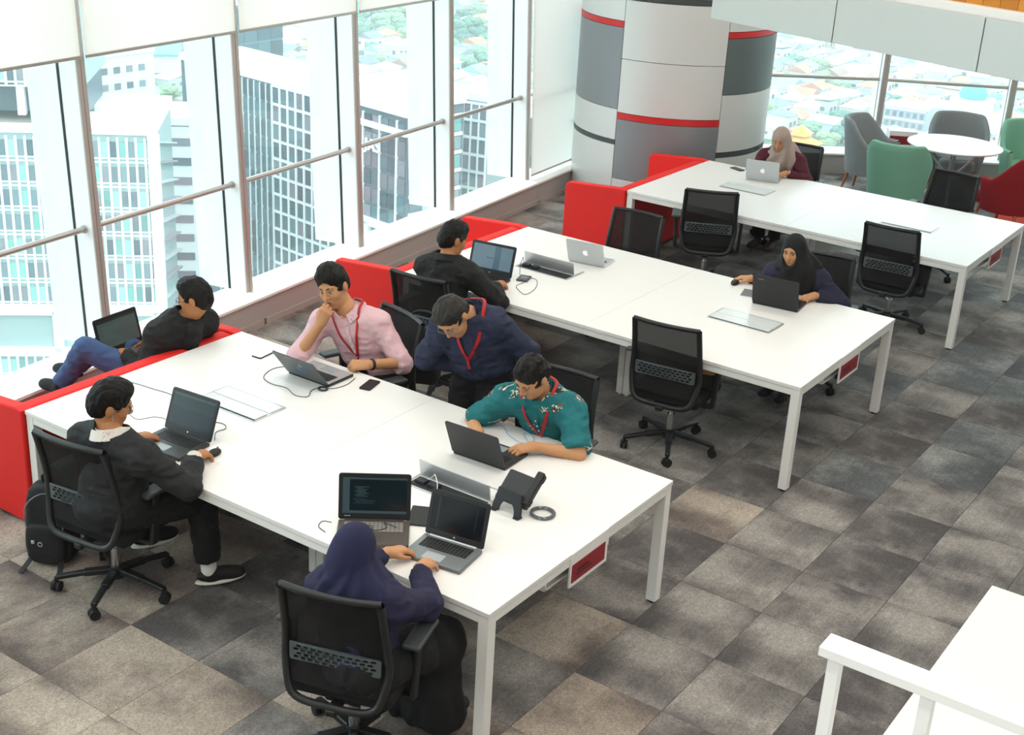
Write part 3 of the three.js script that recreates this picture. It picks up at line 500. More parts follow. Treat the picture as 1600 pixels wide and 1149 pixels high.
// houses
{
  const gable = (() => { const g = extr([[-0.56, 0], [0.56, 0], [0, 0.42]], 1.12, 0); g.translate(0, 0, -0.56); return clean(g); })(), hip = (() => { const g = new THREE.ConeGeometry(0.8, 0.42, 4); g.rotateY(Math.PI / 4); g.translate(0, 0.21, 0); return clean(g); })(), shed = (() => { const g = plain(1.1, 0.07, 1.1); g.rotateZ(0.16); g.translate(0, 0.1, 0); return clean(g); })(), body = clean(plain(1, 1, 1, 0, 0.5, 0));
  const winG = clean(mg([plain(0.2, 0.24, 0.02, -0.25, 0.55, 0.505), plain(0.2, 0.24, 0.02, 0.22, 0.55, 0.505), plain(0.02, 0.24, 0.2, 0.505, 0.55, 0.2), plain(0.02, 0.24, 0.2, 0.505, 0.55, -0.22)]));
  const kinds = [['terracotta', 'terracotta', std(0xc98f78, 0.9)], ['white', 'white', std(0xeff1f1, 0.6)], ['grey', 'grey', std(0x9aa6ae, 0.7)], ['blue', 'pale blue', std(0x9cc3c6, 0.7)], ['rust', 'rusty brown', std(0xa58d82, 0.9)], ['slate', 'dark slate', std(0x858e96, 0.8)]];
  const wm = [0xeeece6, 0xe0d9cf, 0xd7dde0, 0xe9d9d2, 0xc9d3cf].map((c) => std(c, 0.9)), dw = std(0x6f7a80, 0.5), q = V(0, 0, 0);
  const views = [[1190, 1605, 40, 240], [562, 642, 10, 130], [703, 765, -5, 125], [426, 492, 25, 100], [140, 282, 60, 140]];
  const wallWords = ['cream', 'beige', 'pale grey', 'pinkish', 'pale green'], band = (d) => d < 440 ? 'nearest rows' : d < 520 ? 'middle rows' : 'furthest rows', where = (k, u) => k === 0 ? (u < 1290 ? 'seen beside the column' : u < 1390 ? 'seen over the grey armchair' : u < 1490 ? 'seen left of the dome' : 'seen by the dome') : ['', 'beyond the lettered tower', 'above the gridded block', 'beyond the glass tower', 'beyond the roof terrace'][k];
  const spots = [];
  for (let x = -470; x < -60; x += 11) for (let z = -640; z < -230; z += 11) {
    const px = x + rr(-1, 1), pz = z + rr(-1, 1); q.set(px, GROUND + 4, pz).project(camera); if (q.z > 1) continue;
    const u = (q.x + 1) * 800, v = (1 - q.y) * 574.5, k = views.findIndex(([a, b, c, d]) => u > a - 8 && u < b + 8 && v > c - 10 && v < d + 8); if (k < 0) continue;
    spots.push([px, pz, u, v, V(px, GROUND, pz).distanceTo(camera.position), k]);
  }
  spots.sort((a, b) => a[4] - b[4]);
  const crown = (() => { const gs = []; for (let i = 0; i < 9; i++) { const g = new THREE.IcosahedronGeometry(0.42, 2), p = g.attributes.position; for (let k = 0; k < p.count; k++) { const f = 1 + 0.22 * noise3(p.getX(k) * 9 + i, p.getY(k) * 9, p.getZ(k) * 9); p.setXYZ(k, p.getX(k) * f, p.getY(k) * f * 0.8, p.getZ(k) * f); } g.computeVertexNormals(); const a = i * 2.4; g.translate(Math.sin(a) * 0.45 * (i ? 1 : 0), 0.75 + 0.2 * Math.sin(i * 1.7), Math.cos(a) * 0.45 * (i ? 1 : 0)); gs.push(g); } return mg(gs); })(), trunk = clean(cyl(0.09, 0.05, 0.6, 0, 0.3, 0, 6));
  const leaf = [0x7fa083, 0x6b927c, 0x93ab86, 0x5f8576].map((c) => std(c, 1)), bark = std(0x6a5a48, 1), toneWords = ['mid green', 'dark green', 'yellow-green', 'deep teal-green']; let nt = 0;
  const tree = (x, z, s, y = GROUND, lab = 'round leafy tree between the houses of the town', grp = 'trees in the town') => { const t = thing('leafy_tree', lab, 'tree', [x, y, z], rr(0, 6), grp); part('crown', crown, leaf[nt++ % 4], t); part('trunk', trunk, bark, t); t.scale.set(s, s * rr(0.85, 1.1), s); };
  let nh = 0;
  for (const [x, z, u, v, d, k] of spots) {
    const park = (u > 1248 && u < 1345 && v > 188), grove = k === 1 && v < 55 || (k === 2 && v > 30 && v < 70), r = hsh(x * 3, z * 3, 5);
    if (Math.hypot(x + 133, z + 421) < 16 || Math.hypot(x + 125, z + 462) < 13 || Math.hypot(x + 143, z + 360) < 13 || Math.hypot(x + 372, z + 300) < 36 || (x < -255 && z > -245)) continue;
    if (park || grove || r < 0.13) { tree(x, z, rr(3.9, 5.1), GROUND, `${toneWords[nt % 4]} leafy tree ${park ? 'in the small park' : grove ? 'of the far wood' : 'among houses'}, ${band(d)}, ${where(k, u)}`, park ? 'trees of the small park' : grove ? 'trees of the far wood' : 'trees in the town'); continue; }
    if (nh >= 300) continue; nh++;
    const w = rr(6, 8.8), dd = rr(6, 8.6), h = rr(2.8, 6), kd = kinds[Math.floor(hsh(x, z, 8) ** 1.25 * 0.999 * 6) === 0 ? (rnd() < 0.6 ? 0 : 1) : [1, 2, 3, 1, 4, 5][Math.floor(rnd() * 6)]];
    const wi0 = Math.floor(rnd() * 5), sh0 = Math.floor(rnd() * 2.4), t = thing('house', `${kd[1]} ${['gable', 'hipped', 'flat'][sh0]}-roofed house, ${wallWords[wi0]} walls, in ${band(d)}, ${where(k, u)}`, 'house', [x, GROUND, z], rr(-0.14, 0.14) + (rnd() < 0.5 ? 1.57 : 0), 'houses with ' + kd[0] + ' roofs');
    const b = part('walls', body, wm[wi0], t); b.scale.set(w, h, dd); const wi = part('windows', winG, dw, b);
    const ro = part('roof', [gable, hip, shed][sh0], kd[2], t); ro.position.y = h; ro.scale.set(w, w * 0.62, dd);
  }
  // treetops near the gridded block and greenery below the slatted end wall
  for (const [u0, x, z, s, y] of [[0, -107.5, -172, 4.6, -66.5], [1, -104, -162, 4.6, -67], [2, -99.5, -152.5, 4.2, -67.5], [3, -94, -161, 4.6, -69], [4, -97, -173, 4.6, -67]]) tree(x, z, s, y, 'leafy treetop on the slope below the narrow gridded block', 'treetops below the narrow gridded block');
  const hill = struct('hillside', (() => { const g = new THREE.SphereGeometry(30, 24, 10, 0, 6.2832, 0, 1.4); g.scale(1, 0.62, 1); g.translate(-112, -86.5, -160); return g; })(), std(0x6d9560, 1));
  const bank = struct('grass_bank', (() => { const g = plain(40, 0.6, 30); g.rotateY(0.7); g.translate(-214, GROUND + 0.4, -192); return g; })(), std(0xa89f7c, 1));
}
// ================================================================ laptops and small things
const DT = 0.74;   // desk top height
function canvasTex(w, h, draw) { const c = document.createElement('canvas'); c.width = w; c.height = h; draw(c.getContext('2d'), w, h); const t = new THREE.CanvasTexture(c); t.colorSpace = THREE.SRGBColorSpace; return t; }
function screenMat(draw, glow = 0.5) { const t = canvasTex(256, 160, draw); return new THREE.MeshPhysicalMaterial({ color: 0x050607, roughness: 0.18, emissive: 0xffffff, emissiveMap: t, emissiveIntensity: glow, specularIntensity: 0.7 }); }
const textLines = (g, x, y, n, w, col, dy = 7) => { g.fillStyle = col; for (let i = 0; i < n; i++) g.fillRect(x + (i % 3) * 6, y + i * dy, w * (0.35 + 0.6 * hsh(i, n, 4)), 2); };
const SCR = {
  teal: screenMat((g, w, h) => { g.fillStyle = '#3a4d50'; g.fillRect(0, 0, w, h); g.fillStyle = '#55686a'; g.fillRect(0, 0, w, 10); g.fillStyle = '#33444b'; g.fillRect(0, 70, w, 90); g.fillStyle = '#2a363c'; g.fillRect(0, h - 12, w, 12); }),
  doc: screenMat((g, w, h) => { g.fillStyle = '#56645f'; g.fillRect(0, 0, w, h); g.fillStyle = '#2c3533'; g.fillRect(0, 0, w, 14); textLines(g, 20, 40, 9, 120, '#6d7b76', 9); }),
  code: screenMat((g, w, h) => { g.fillStyle = '#16262a'; g.fillRect(0, 0, w, h); g.fillStyle = '#4a5f63'; g.fillRect(0, 0, 28, h); g.fillRect(0, 0, w, 8); g.fillRect(0, h - 12, w, 12); textLines(g, 48, 40, 8, 60, '#5b7a78', 6); textLines(g, 42, 95, 4, 90, '#3f5a5c', 6); }),
  dark: screenMat((g, w, h) => { g.fillStyle = '#14191f'; g.fillRect(0, 0, w, h); g.fillStyle = '#39424a'; g.fillRect(28, 8, 8, h - 20); g.fillRect(w - 40, 20, 4, h - 50); textLines(g, 60, 30, 5, 70, '#232c33', 8); }, 0.45),
  pale: screenMat((g, w, h) => { g.fillStyle = '#6f8894'; g.fillRect(0, 0, w, h); g.fillStyle = '#55707c'; g.fillRect(w * 0.55, 0, 40, h); g.fillStyle = '#2b3a42'; g.fillRect(0, h - 10, w, 10); g.font = 'bold 10px sans-serif'; g.fillText('Welcome', 92, 84); }, 0.75),
};
const appleShape = () => { const s = new THREE.Shape(); s.moveTo(0, 0.012); s.bezierCurveTo(0.01, 0.02, 0.02, 0.014, 0.021, 0.008); s.bezierCurveTo(0.012, 0.004, 0.012, -0.008, 0.022, -0.012); s.bezierCurveTo(0.016, -0.026, 0.01, -0.026, 0, -0.022); s.bezierCurveTo(-0.01, -0.026, -0.022, -0.014, -0.021, 0.004); s.bezierCurveTo(-0.019, 0.016, -0.009, 0.019, 0, 0.012); const g = new THREE.ExtrudeGeometry(s, { depth: 0.0012, bevelEnabled: false, curveSegments: 6 }); const l = sph(0.006, 0.004, 0.022, 0.0006, 0.7, 1.2, 0.1, 8); return mg([g, l]); };
const keyMat = std(0x1a1b1d, 0.5), keyGrey = std(0x5c5a58, 0.5), logoWhite = std(0xf6f7f8, 0.3, { emissive: 0xffffff, emissiveIntensity: 0.25 }), silver = std(0xc6cacc, 0.3, { metalness: 0.55 }), lidBlack = std(0x1d1e20, 0.42), lidGrey = std(0x54595e, 0.35, { metalness: 0.4 });
function laptop(label, hx, y, hz, turn, o) {   // origin: middle of the hinge; user on the +z side
  const { w = 0.33, d = 0.23, th = 0.02, open = 108, base = lidBlack, deck = base, lid = lidBlack, scr = SCR.dark, key = keyMat, bezel = lidBlack } = o;
  const t = thing('laptop', label, 'laptop', [hx, y, hz], turn, 'open laptops');
  part('base', [box(w, th, d, 0, th / 2, d / 2, 0.006, 2)], base, t);
  part('deck', [box(w - 0.008, 0.0015, d - 0.008, 0, th + 0.0002, d / 2, 0.0006)], deck, t);
  const ks = []; const kw = (w - 0.06) / 14; for (let r = 0; r < 5; r++) for (let c = 0; c < 14; c++) { if (r === 4 && c > 3 && c < 9) { if (c === 4) ks.push(plain(kw * 4.85, 0.002, 0.014, -w / 2 + 0.03 + kw * 6.5, th + 0.002, 0.035 + 4 * 0.0185)); continue; } ks.push(plain(kw * 0.84, 0.002, 0.015, -w / 2 + 0.03 + (c + 0.5) * kw, th + 0.002, 0.035 + r * 0.0185)); }
  part('keyboard', ks, key, t);
  part('touchpad', [plain(0.1, 0.001, 0.062, -0.01, th + 0.0012, d - 0.052)], o.pad || std(0x8f989c, 0.25), t);
  part('hinge', [bar([-w / 2 + 0.03, th, 0.004], [w / 2 - 0.03, th, 0.004], 0.006)], o.hinge || lidBlack, t);
  const h = d * 0.97, L = part('lid', [tr(rot(extr(roundRect(w, h, 0.012, 4), 0.005, 0.0015), 0, 0, 0), 0, h / 2, -0.0065)], lid, t);
  L.position.set(0, th + 0.001, 0.0); L.rotation.x = -(open - 90) * D2R;
  part('bezel', [plain(w - 0.008, h - 0.008, 0.0012, 0, h / 2, 0.0009)], bezel, L);
  part('screen', [(() => { const g = new THREE.PlaneGeometry(w - 0.036, h - 0.05); g.translate(0, h / 2 + 0.006, 0.0019); return g; })()], scr, L);
  if (o.logo) o.logo(L, w, h);
  return t;
}
const onBack = (L, g, mat, name = 'lid_logo') => { g.rotateY(Math.PI); g.translate(0, 0, -0.0082); part(name, g, mat, L); };
const apple = (L, w, h) => { const g = appleShape(); g.translate(0, h / 2, 0); onBack(L, g, logoWhite); };
const dot = (L, w, h) => part('bezel_logo', [(() => { const g = new THREE.CircleGeometry(0.005, 14); g.translate(0, 0.016, 0.0018); return g; })()], M.alu, L);
const hpr = Math.PI;
laptop('black laptop with dark screen in front of the man in a dark jacket', 0.93, DT, -0.344, 0.075, { w: 0.33, d: 0.235, scr: SCR.teal, open: 112, deck: std(0x2c2f31, 0.4), logo: dot });
laptop('dark laptop with gold deck on the lap of the man on the sofa', -0.585, 0.585, -1.165, Math.PI / 2 + 0.06, { w: 0.36, d: 0.24, scr: SCR.doc, open: 104, deck: std(0xa58a5e, 0.35, { metalness: 0.3 }), pad: std(0xa8a9ab, 0.3), key: keyGrey });
laptop('silver laptop with a blue swirl sticker before the man in pink', 0.873, DT, -1.352, hpr + 0.0, { w: 0.325, d: 0.225, open: 128, base: lidBlack, deck: silver, lid: lidGrey, scr: SCR.dark, logo: (L, w, h) => { const b = std(0x2f86c8, 0.4), g = mg([tr(rot(new THREE.TorusGeometry(0.026, 0.006, 5, 20, 3.6), 0, 0, 2.2), 0.01, h * 0.45, 0), sph(0.012, -0.012, h * 0.47, 0, 1, 1.4, 0.2, 10)]); g.scale(1, 1, 0.2); onBack(L, g, b, 'blue_sticker'); const d2 = mg([[0.02, 0.70], [0.03, 0.66], [0.012, 0.65], [0.026, 0.62]].map(([x, y]) => { const q = new THREE.CircleGeometry(0.0035, 8); q.translate(x, h * y, 0.0006); return q; })); onBack(L, d2, logoWhite, 'dot_sticker'); } });
laptop('black laptop seen from behind before the man in teal', 2.293, DT, -1.15, hpr + 0.037, { w: 0.335, d: 0.23, open: 112, deck: std(0x2b2c2e, 0.4) });
laptop('dark laptop showing code, set beside the navy veiled woman', 2.30, DT, -0.288, 0.655, { w: 0.345, d: 0.235, open: 102, scr: SCR.code, base: std(0x4a4440, 0.4), deck: std(0x524b47, 0.4), key: std(0x8d8a86, 0.5), pad: std(0x4a4541, 0.4), logo: (L, w, h) => part('bezel_print', [plain(0.03, 0.004, 0.0006, -0.13, 0.018, 0.0018)], M.alu, L) });
laptop('silver-decked laptop the woman in navy is typing on', 2.718, DT, -0.374, 0.146, { w: 0.312, d: 0.225, open: 106, scr: SCR.dark, base: std(0x6c7072, 0.35, { metalness: 0.5 }), deck: std(0x8d9496, 0.3, { metalness: 0.5 }), hinge: silver, logo: dot, pad: std(0xa9aeb0, 0.3) });
laptop('black laptop with pale screen before the man in black', 0.532, DT, -3.665, 0.157, { w: 0.36, d: 0.24, open: 108, scr: SCR.pale, logo: dot });
laptop('open silver laptop with white logo standing unattended on the middle desk', 0.907, DT, -4.436, hpr + 0.152, { w: 0.305, d: 0.21, th: 0.013, open: 112, base: silver, lid: silver, deck: silver, logo: apple });
laptop('black laptop seen from behind before the woman in a black headscarf', 2.443, DT, -4.544, hpr + 0.116, { w: 0.34, d: 0.235, open: 104, logo: (L, w, h) => { const g = plain(0.045, 0.007, 0.0006, -0.11, h * 0.87, 0.0002); onBack(L, g, std(0x6b6e70, 0.4), 'lid_print'); } });
laptop('silver laptop with white logo before the woman in maroon', 0.778, DT, -7.85, hpr + 0.248, { w: 0.318, d: 0.22, th: 0.014, open: 108, base: silver, lid: silver, deck: silver, logo: apple });

function phone(label, x, z, turn, col) { const t = thing('mobile_phone', label, 'phone', [x, DT, z], turn); part('body', [rot(extr(roundRect(0.072, 0.148, 0.01, 4), 0.006, 0.001), -Math.PI / 2).translate(0, 0.001, 0)], M.blackPlastic, t); part('face', [rot(extr(roundRect(0.066, 0.142, 0.008, 4), 0.0006, 0), -Math.PI / 2).translate(0, 0.0082, 0)], col, t); return t; }
phone('white-faced mobile phone lying beside the grey laptop of the man in pink', 0.385, -1.47, 0.1, std(0xe8eaec, 0.15));
phone('black mobile phone lying at the desk edge by the man in pink', 1.195, -1.54, 0.25, std(0x0c0d10, 0.12));
phone('dark mobile phone lying near the woman in maroon', 0.385, -8.11, 1.2, std(0x2b2d2c, 0.15));
{ const t = thing('tablet', 'black tablet lying on white paper beside the code laptop', 'tablet', [2.42, DT, -0.50], 0.5); part('paper', [plain(0.15, 0.002, 0.21, -0.01, 0.001, -0.02)], M.paper, t); part('body', [box(0.13, 0.008, 0.19, 0.01, 0.006, 0.02, 0.003, 2)], M.blackPlastic, t); }
{ const t = thing('external_drive', 'small dark external drive with cables on the middle desk', 'hard drive', [0.755, DT, -3.80], 0.3); part('case', [box(0.085, 0.016, 0.12, 0, 0.008, 0, 0.004, 2)], std(0x4c4c50, 0.5), t); part('label', [plain(0.05, 0.0006, 0.05, 0, 0.0163, 0)], M.greyPad, t); }
{ const t = thing('notebook', 'thin notebook half under the laptop of the black-veiled woman', 'notebook', [2.17, DT, -4.70], 0.25); part('pages', [box(0.11, 0.006, 0.16, 0, 0.003, 0, 0.001)], M.paper, t); part('cover', [plain(0.112, 0.0015, 0.162, 0, 0.0068, 0)], std(0x6d7276, 0.6), t); }
{ const t = thing('computer_mouse', 'black mouse under the hand of the black-veiled woman', 'mouse', [1.985, DT, -4.83], 0.1); part('shell', [sph(0.03, 0, 0.012, 0, 1, 0.75, 1.75, 16)], M.blackPlastic, t); part('wheel', [rot(cyl(0.006, 0.006, 0.006, 0, 0, 0, 10), 0, 0, Math.PI / 2).translate(0, 0.033, 0.03)], M.greyPad, t); }
{ const t = thing('computer_mouse', 'dark mouse under the hand beside the screen of the man in a dark jacket', 'mouse', [1.185, DT, -0.30], 0.1); part('shell', [sph(0.028, 0, 0.012, 0, 1, 0.75, 1.7, 16)], M.blackPlastic, t); part('wheel', [rot(cyl(0.006, 0.006, 0.006, 0, 0, 0, 10), 0, 0, Math.PI / 2).translate(0, 0.032, -0.028)], M.greyPad, t); }
// desk telephone, its display turned away
{
  const t = thing('desk_telephone', 'black desk telephone seen from behind on the nearest desk', 'telephone', [2.735, DT, -0.845], -0.05);
  const arch = []; for (let i = 0; i <= 12; i++) { const a = Math.PI * i / 12; arch.push([-0.052 * Math.cos(a), 0.066 * Math.sin(a)]); }
  const st = extr([[-0.088, 0], [-0.07, 0.115], [0.07, 0.115], [0.088, 0], ...arch.slice().reverse()], 0.012, 0.002); st.rotateX(-0.28); st.translate(0, 0.002, 0.055); part('stand', [st, box(0.034, 0.008, 0.04, -0.072, 0.004, 0.062, 0.003), box(0.034, 0.008, 0.04, 0.072, 0.004, 0.062, 0.003)], M.darkGrey, t);
  part('body', [rot(box(0.2, 0.03, 0.17, 0, 0, 0, 0.012, 3), 0.72).translate(0, 0.098, -0.035)], std(0x26272a, 0.45), t);
  part('handset', [rot(box(0.045, 0.024, 0.19, 0, 0.02, 0, 0.011, 3), 0.72).translate(0.085, 0.118, -0.05), rot(box(0.05, 0.04, 0.05, 0, 0.004, 0.068, 0.014, 3), 0.72).translate(0.085, 0.118, -0.045), rot(box(0.05, 0.04, 0.05, 0, 0.004, -0.07, 0.014, 3), 0.72).translate(0.085, 0.118, -0.045)], M.blackPlastic, t);
  const pts = []; for (let i = 0; i <= 420; i++) { const a = -0.9 + 6.0 * i / 420, c = i * 2 * Math.PI / 9; const r = 0.056 + 0.0075 * Math.cos(c); pts.push([0.14 + r * Math.sin(a), 0.0095 + 0.0075 * Math.sin(c), -0.055 + r * Math.cos(a)]); }
  part('coiled_cord', [tube(pts, 0.0024, 1260, 4)], M.greyPad, t);
}
// cables on the desks
const cable = (label, pts, mat, r = 0.0022, n = 80) => solo('cable', [tube(pts.map((p) => p.length === 2 ? [p[0], DT + r, p[1]] : p), r, n, 6)], mat, label, 'cable');
cable('thin dark cable from the red sofa edge to the laptop of the man with earphones', [[0.085, -0.631], [0.176, -0.649], [0.3, -0.661], [0.438, -0.673], [0.6, -0.60], [0.76, -0.46]], M.cable);
cable('earphone cable curling on the desk beside the man with earphones', [[0.42, -0.36], [0.55, -0.329], [0.596, -0.41], [0.662, -0.43], [0.74, -0.39]], M.cable, 0.0016);
cable('short cable loop behind the screen of the man with earphones', [[1.06, -0.42], [0.991, -0.50], [0.998, -0.558], [0.951, -0.594], [0.893, -0.576], [0.9, -0.5]], M.cable);
cable('grey cable winding round the silver laptop of the man in pink', [[0.72, -1.44], [0.624, -1.41], [0.595, -1.329], [0.649, -1.204], [0.753, -1.169], [0.854, -1.183], [0.973, -1.139], [1.035, -1.17], [0.991, -1.255], [1.0, -1.32], [1.06, -1.35], [1.088, -1.444], [1.062, -1.56]], M.cable, 0.0024, 120);
solo('cable_coil', [tr(rot(new THREE.TorusGeometry(0.026, 0.006, 8, 28), Math.PI / 2), 1.03, DT + 0.007, -1.31)], M.cable, 'small coil of dark cable behind the silver laptop', 'cable');
cable('grey cable looping beside the external drive on the middle desk', [[0.80, -3.74], [0.80, -3.64], [0.886, -3.557], [0.953, -3.526], [0.955, -3.615], [0.90, -3.76], [0.82, -3.86], [0.78, -3.86]], M.cable);
cable('dark cable arching from the open cable port of the middle desk', [[0.62, DT + 0.004, -4.05], [0.6, DT + 0.05, -4.02], [0.62, DT + 0.1, -3.98], [0.63, DT + 0.06, -3.93], [0.67, DT + 0.004, -3.87], [0.70, DT + 0.004, -3.83]], M.cable);
cable('pale blue cable lying in front of the man in teal', [[1.985, -1.519], [2.07, -1.526], [2.12, -1.60], [2.223, -1.528], [2.334, -1.494], [2.373, -1.55], [2.31, -1.62], [2.276, -1.60], [2.365, -1.52], [2.43, -1.45]], M.cableBlue, 0.0024);
cable('pale blue cable end beside the black laptop of the man in teal', [[2.40, -1.39], [2.477, -1.41], [2.50, -1.46], [2.46, -1.50]], M.cableBlue, 0.0024);
cable('white cable curving out of the open port of the nearest desk', [[2.22, DT + 0.006, -0.79], [2.27, DT + 0.05, -0.78], [2.30, DT + 0.08, -0.76], [2.34, DT + 0.05, -0.73], [2.36, DT + 0.004, -0.70], [2.42, DT + 0.004, -0.6]], M.paper, 0.002);
cable('red-ended cable between the two laptops of the woman in navy', [[2.46, -0.43], [2.52, -0.45], [2.58, -0.43]], M.redPlug, 0.003, 20);
cable('thin black earphone cable tangled on the code laptop', [[2.24, DT + 0.026, -0.19], [2.30, DT + 0.026, -0.17], [2.33, DT + 0.026, -0.23], [2.37, DT + 0.026, -0.2], [2.40, DT + 0.026, -0.26], [2.36, DT + 0.026, -0.29], [2.44, DT + 0.026, -0.29]], M.cable, 0.002);
cable('thin black cable hanging at the side of the code laptop', [[2.14, DT + 0.003, -0.16], [2.10, DT + 0.003, -0.14], [2.12, DT + 0.003, -0.09], [2.18, DT + 0.003, -0.07]], M.cable, 0.002, 30);
// bags
function lump(fn, n = 22) { const g = new THREE.SphereGeometry(1, n, n); const p = g.attributes.position; for (let i = 0; i < p.count; i++) { const q = fn(p.getX(i), p.getY(i), p.getZ(i)); p.setXYZ(i, ...q); } g.computeVertexNormals(); return g; }
const boxy = (x, y, z, k = 0.45) => [Math.sign(x) * Math.abs(x) ** k, Math.sign(y) * Math.abs(y) ** k, Math.sign(z) * Math.abs(z) ** k];
const bagMat = withBump(std(0x131418, 0.7), weave, 30, 0.001);
{
  const t = thing('backpack', 'black backpack standing on the carpet beside the red sofa', 'backpack', [0.36, 0.0, 0.14], 0.5);
  part('body', [lump((x, y, z) => { const [a, b, c] = boxy(x, y, z); return [a * 0.13 * (1 - 0.12 * b), 0.235 + b * 0.235, c * 0.085 * (1 - 0.2 * b) + 0.008 * noise3(a * 3, b * 4, c * 3)]; })], bagMat, t);
  part('front_pocket', [lump((x, y, z) => { const [a, b, c] = boxy(x, y, z); return [a * 0.11, 0.14 + b * 0.12, 0.085 + c * 0.035]; }, 16)], bagMat, t);
  part('zip', [tube([[-0.1, 0.2, 0.1], [-0.1, 0.36, 0.085], [0, 0.43, 0.06], [0.1, 0.36, 0.085], [0.1, 0.2, 0.1]], 0.004, 40, 6)], M.greyPad, t);
  part('handle', [tube([[-0.03, 0.465, 0], [-0.03, 0.51, 0], [0.03, 0.51, 0], [0.03, 0.465, 0]], 0.008, 20, 6)], bagMat, t);
  for (const s of [-1, 1]) part('strap', [sbar([s * 0.07, 0.42, -0.08], [s * 0.08, 0.25, -0.11], 0.05, 0.014, V(0, 0, 1), 0.004), sbar([s * 0.08, 0.06, 0.08], [s * 0.11, 0.006, 0.2], 0.03, 0.004, V(0, 1, 0), 0.001)], bagMat, t);
  part('buckle', [box(0.02, 0.02, 0.01, -0.06, 0.16, 0.122, 0.003), tr(new THREE.TorusGeometry(0.012, 0.003, 6, 14), -0.02, 0.15, 0.124)], M.alu, t);
}
{
  const t = thing('shoulder_bag', 'black bag hanging over the chair back of the man in pink', 'bag', [0.98, 0.62, -2.33], 0.4);
  part('body', [lump((x, y, z) => { const [a, b, c] = boxy(x, y, z); return [a * 0.12, 0.02 + b * 0.2, c * 0.055 + 0.01 * noise3(a * 3, b * 4, 1)]; })], bagMat, t);
  part('strap', [tube([[-0.1, 0.2, 0.02], [-0.06, 0.32, 0.03], [0.06, 0.32, 0.03], [0.1, 0.2, 0.02]], 0.011, 24, 6)], bagMat, t);
}
{
  const t = thing('handbag', 'black and tan handbag on the seat of the empty chair at the middle desk', 'bag', [2.44, 0.47, -3.46], 0.35), tan = std(0xb98a55, 0.6);
  part('body', [lump((x, y, z) => { const [a, b, c] = boxy(x, y, z); return [a * 0.13, 0.09 + b * 0.085, c * 0.07]; })], bagMat, t); part('flap', [lump((x, y, z) => { const [a, b, c] = boxy(x, y, z); return [0.02 + a * 0.105, 0.155 + b * 0.045, c * 0.075]; }, 14)], tan, t, 'tan leather flap');
  part('handle', [tube([[-0.05, 0.16, 0.03], [-0.03, 0.205, 0.08], [0.07, 0.205, 0.08], [0.1, 0.16, 0.03]], 0.009, 24, 6)], std(0x3a2418, 0.6), t);
}
{
  const t = thing('handbag', 'black bag with dark red strap on the empty chair at the furthest desk', 'bag', [2.72, 0.44, -6.76], 0.1);
  part('body', [lump((x, y, z) => { const [a, b, c] = boxy(x, y, z); return [a * 0.13, 0.09 + b * 0.088, c * 0.075]; })], bagMat, t);
  part('handle', [tube([[-0.05, 0.16, 0.02], [-0.02, 0.215, 0.06], [0.07, 0.21, 0.07], [0.1, 0.15, 0.02]], 0.008, 24, 6)], std(0x5a1a20, 0.6), t);
}
// ================================================================ people: distance fields meshed with surface nets
const smin = (a, b, k) => { if (k <= 0) return a < b ? a : b; const h = Math.max(k - Math.abs(a - b), 0) / k; return (a < b ? a : b) - h * h * k * 0.25; };
const smax = (a, b, k) => -smin(-a, -b, k);
function capF(A, B, ra, rb, flat = 0) {   // tapered capsule; flat = 1 cuts it square at B
  const ax = A.x, ay = A.y, az = A.z, dx = B.x - ax, dy = B.y - ay, dz = B.z - az, L2 = dx * dx + dy * dy + dz * dz || 1e-9, L = Math.sqrt(L2);
  return (x, y, z) => { const t0 = ((x - ax) * dx + (y - ay) * dy + (z - az) * dz) / L2, t = t0 < 0 ? 0 : t0 > 1 ? 1 : t0, X = x - ax - dx * t, Y = y - ay - dy * t, Z = z - az - dz * t, d = Math.sqrt(X * X + Y * Y + Z * Z) - (ra + (rb - ra) * t); return flat ? Math.max(d, (t0 - 1) * L) : d; };
}
function ellF(c, r, b) {
  const [X, Y, Z] = b;
  return (x, y, z) => { const px = x - c.x, py = y - c.y, pz = z - c.z, a = (px * X.x + py * X.y + pz * X.z), q = (px * Y.x + py * Y.y + pz * Y.z), s = (px * Z.x + py * Z.y + pz * Z.z), u = a / r[0], v = q / r[1], w = s / r[2], k0 = Math.sqrt(u * u + v * v + w * w); if (k0 < 1e-5) return -Math.min(r[0], r[1], r[2]); const u2 = u / r[0], v2 = v / r[1], w2 = w / r[2]; return k0 * (k0 - 1) / Math.sqrt(u2 * u2 + v2 * v2 + w2 * w2); };
}
const union = (list, k) => (x, y, z) => { let d = 1e3; for (let i = 0; i < list.length; i++) { const e = list[i]; d = e.k !== undefined ? smin(d, e.f(x, y, z), e.k) : smin(d, e(x, y, z), k); } return d; };
const WB = [V(1, 0, 0), V(0, 1, 0), V(0, 0, 1)];
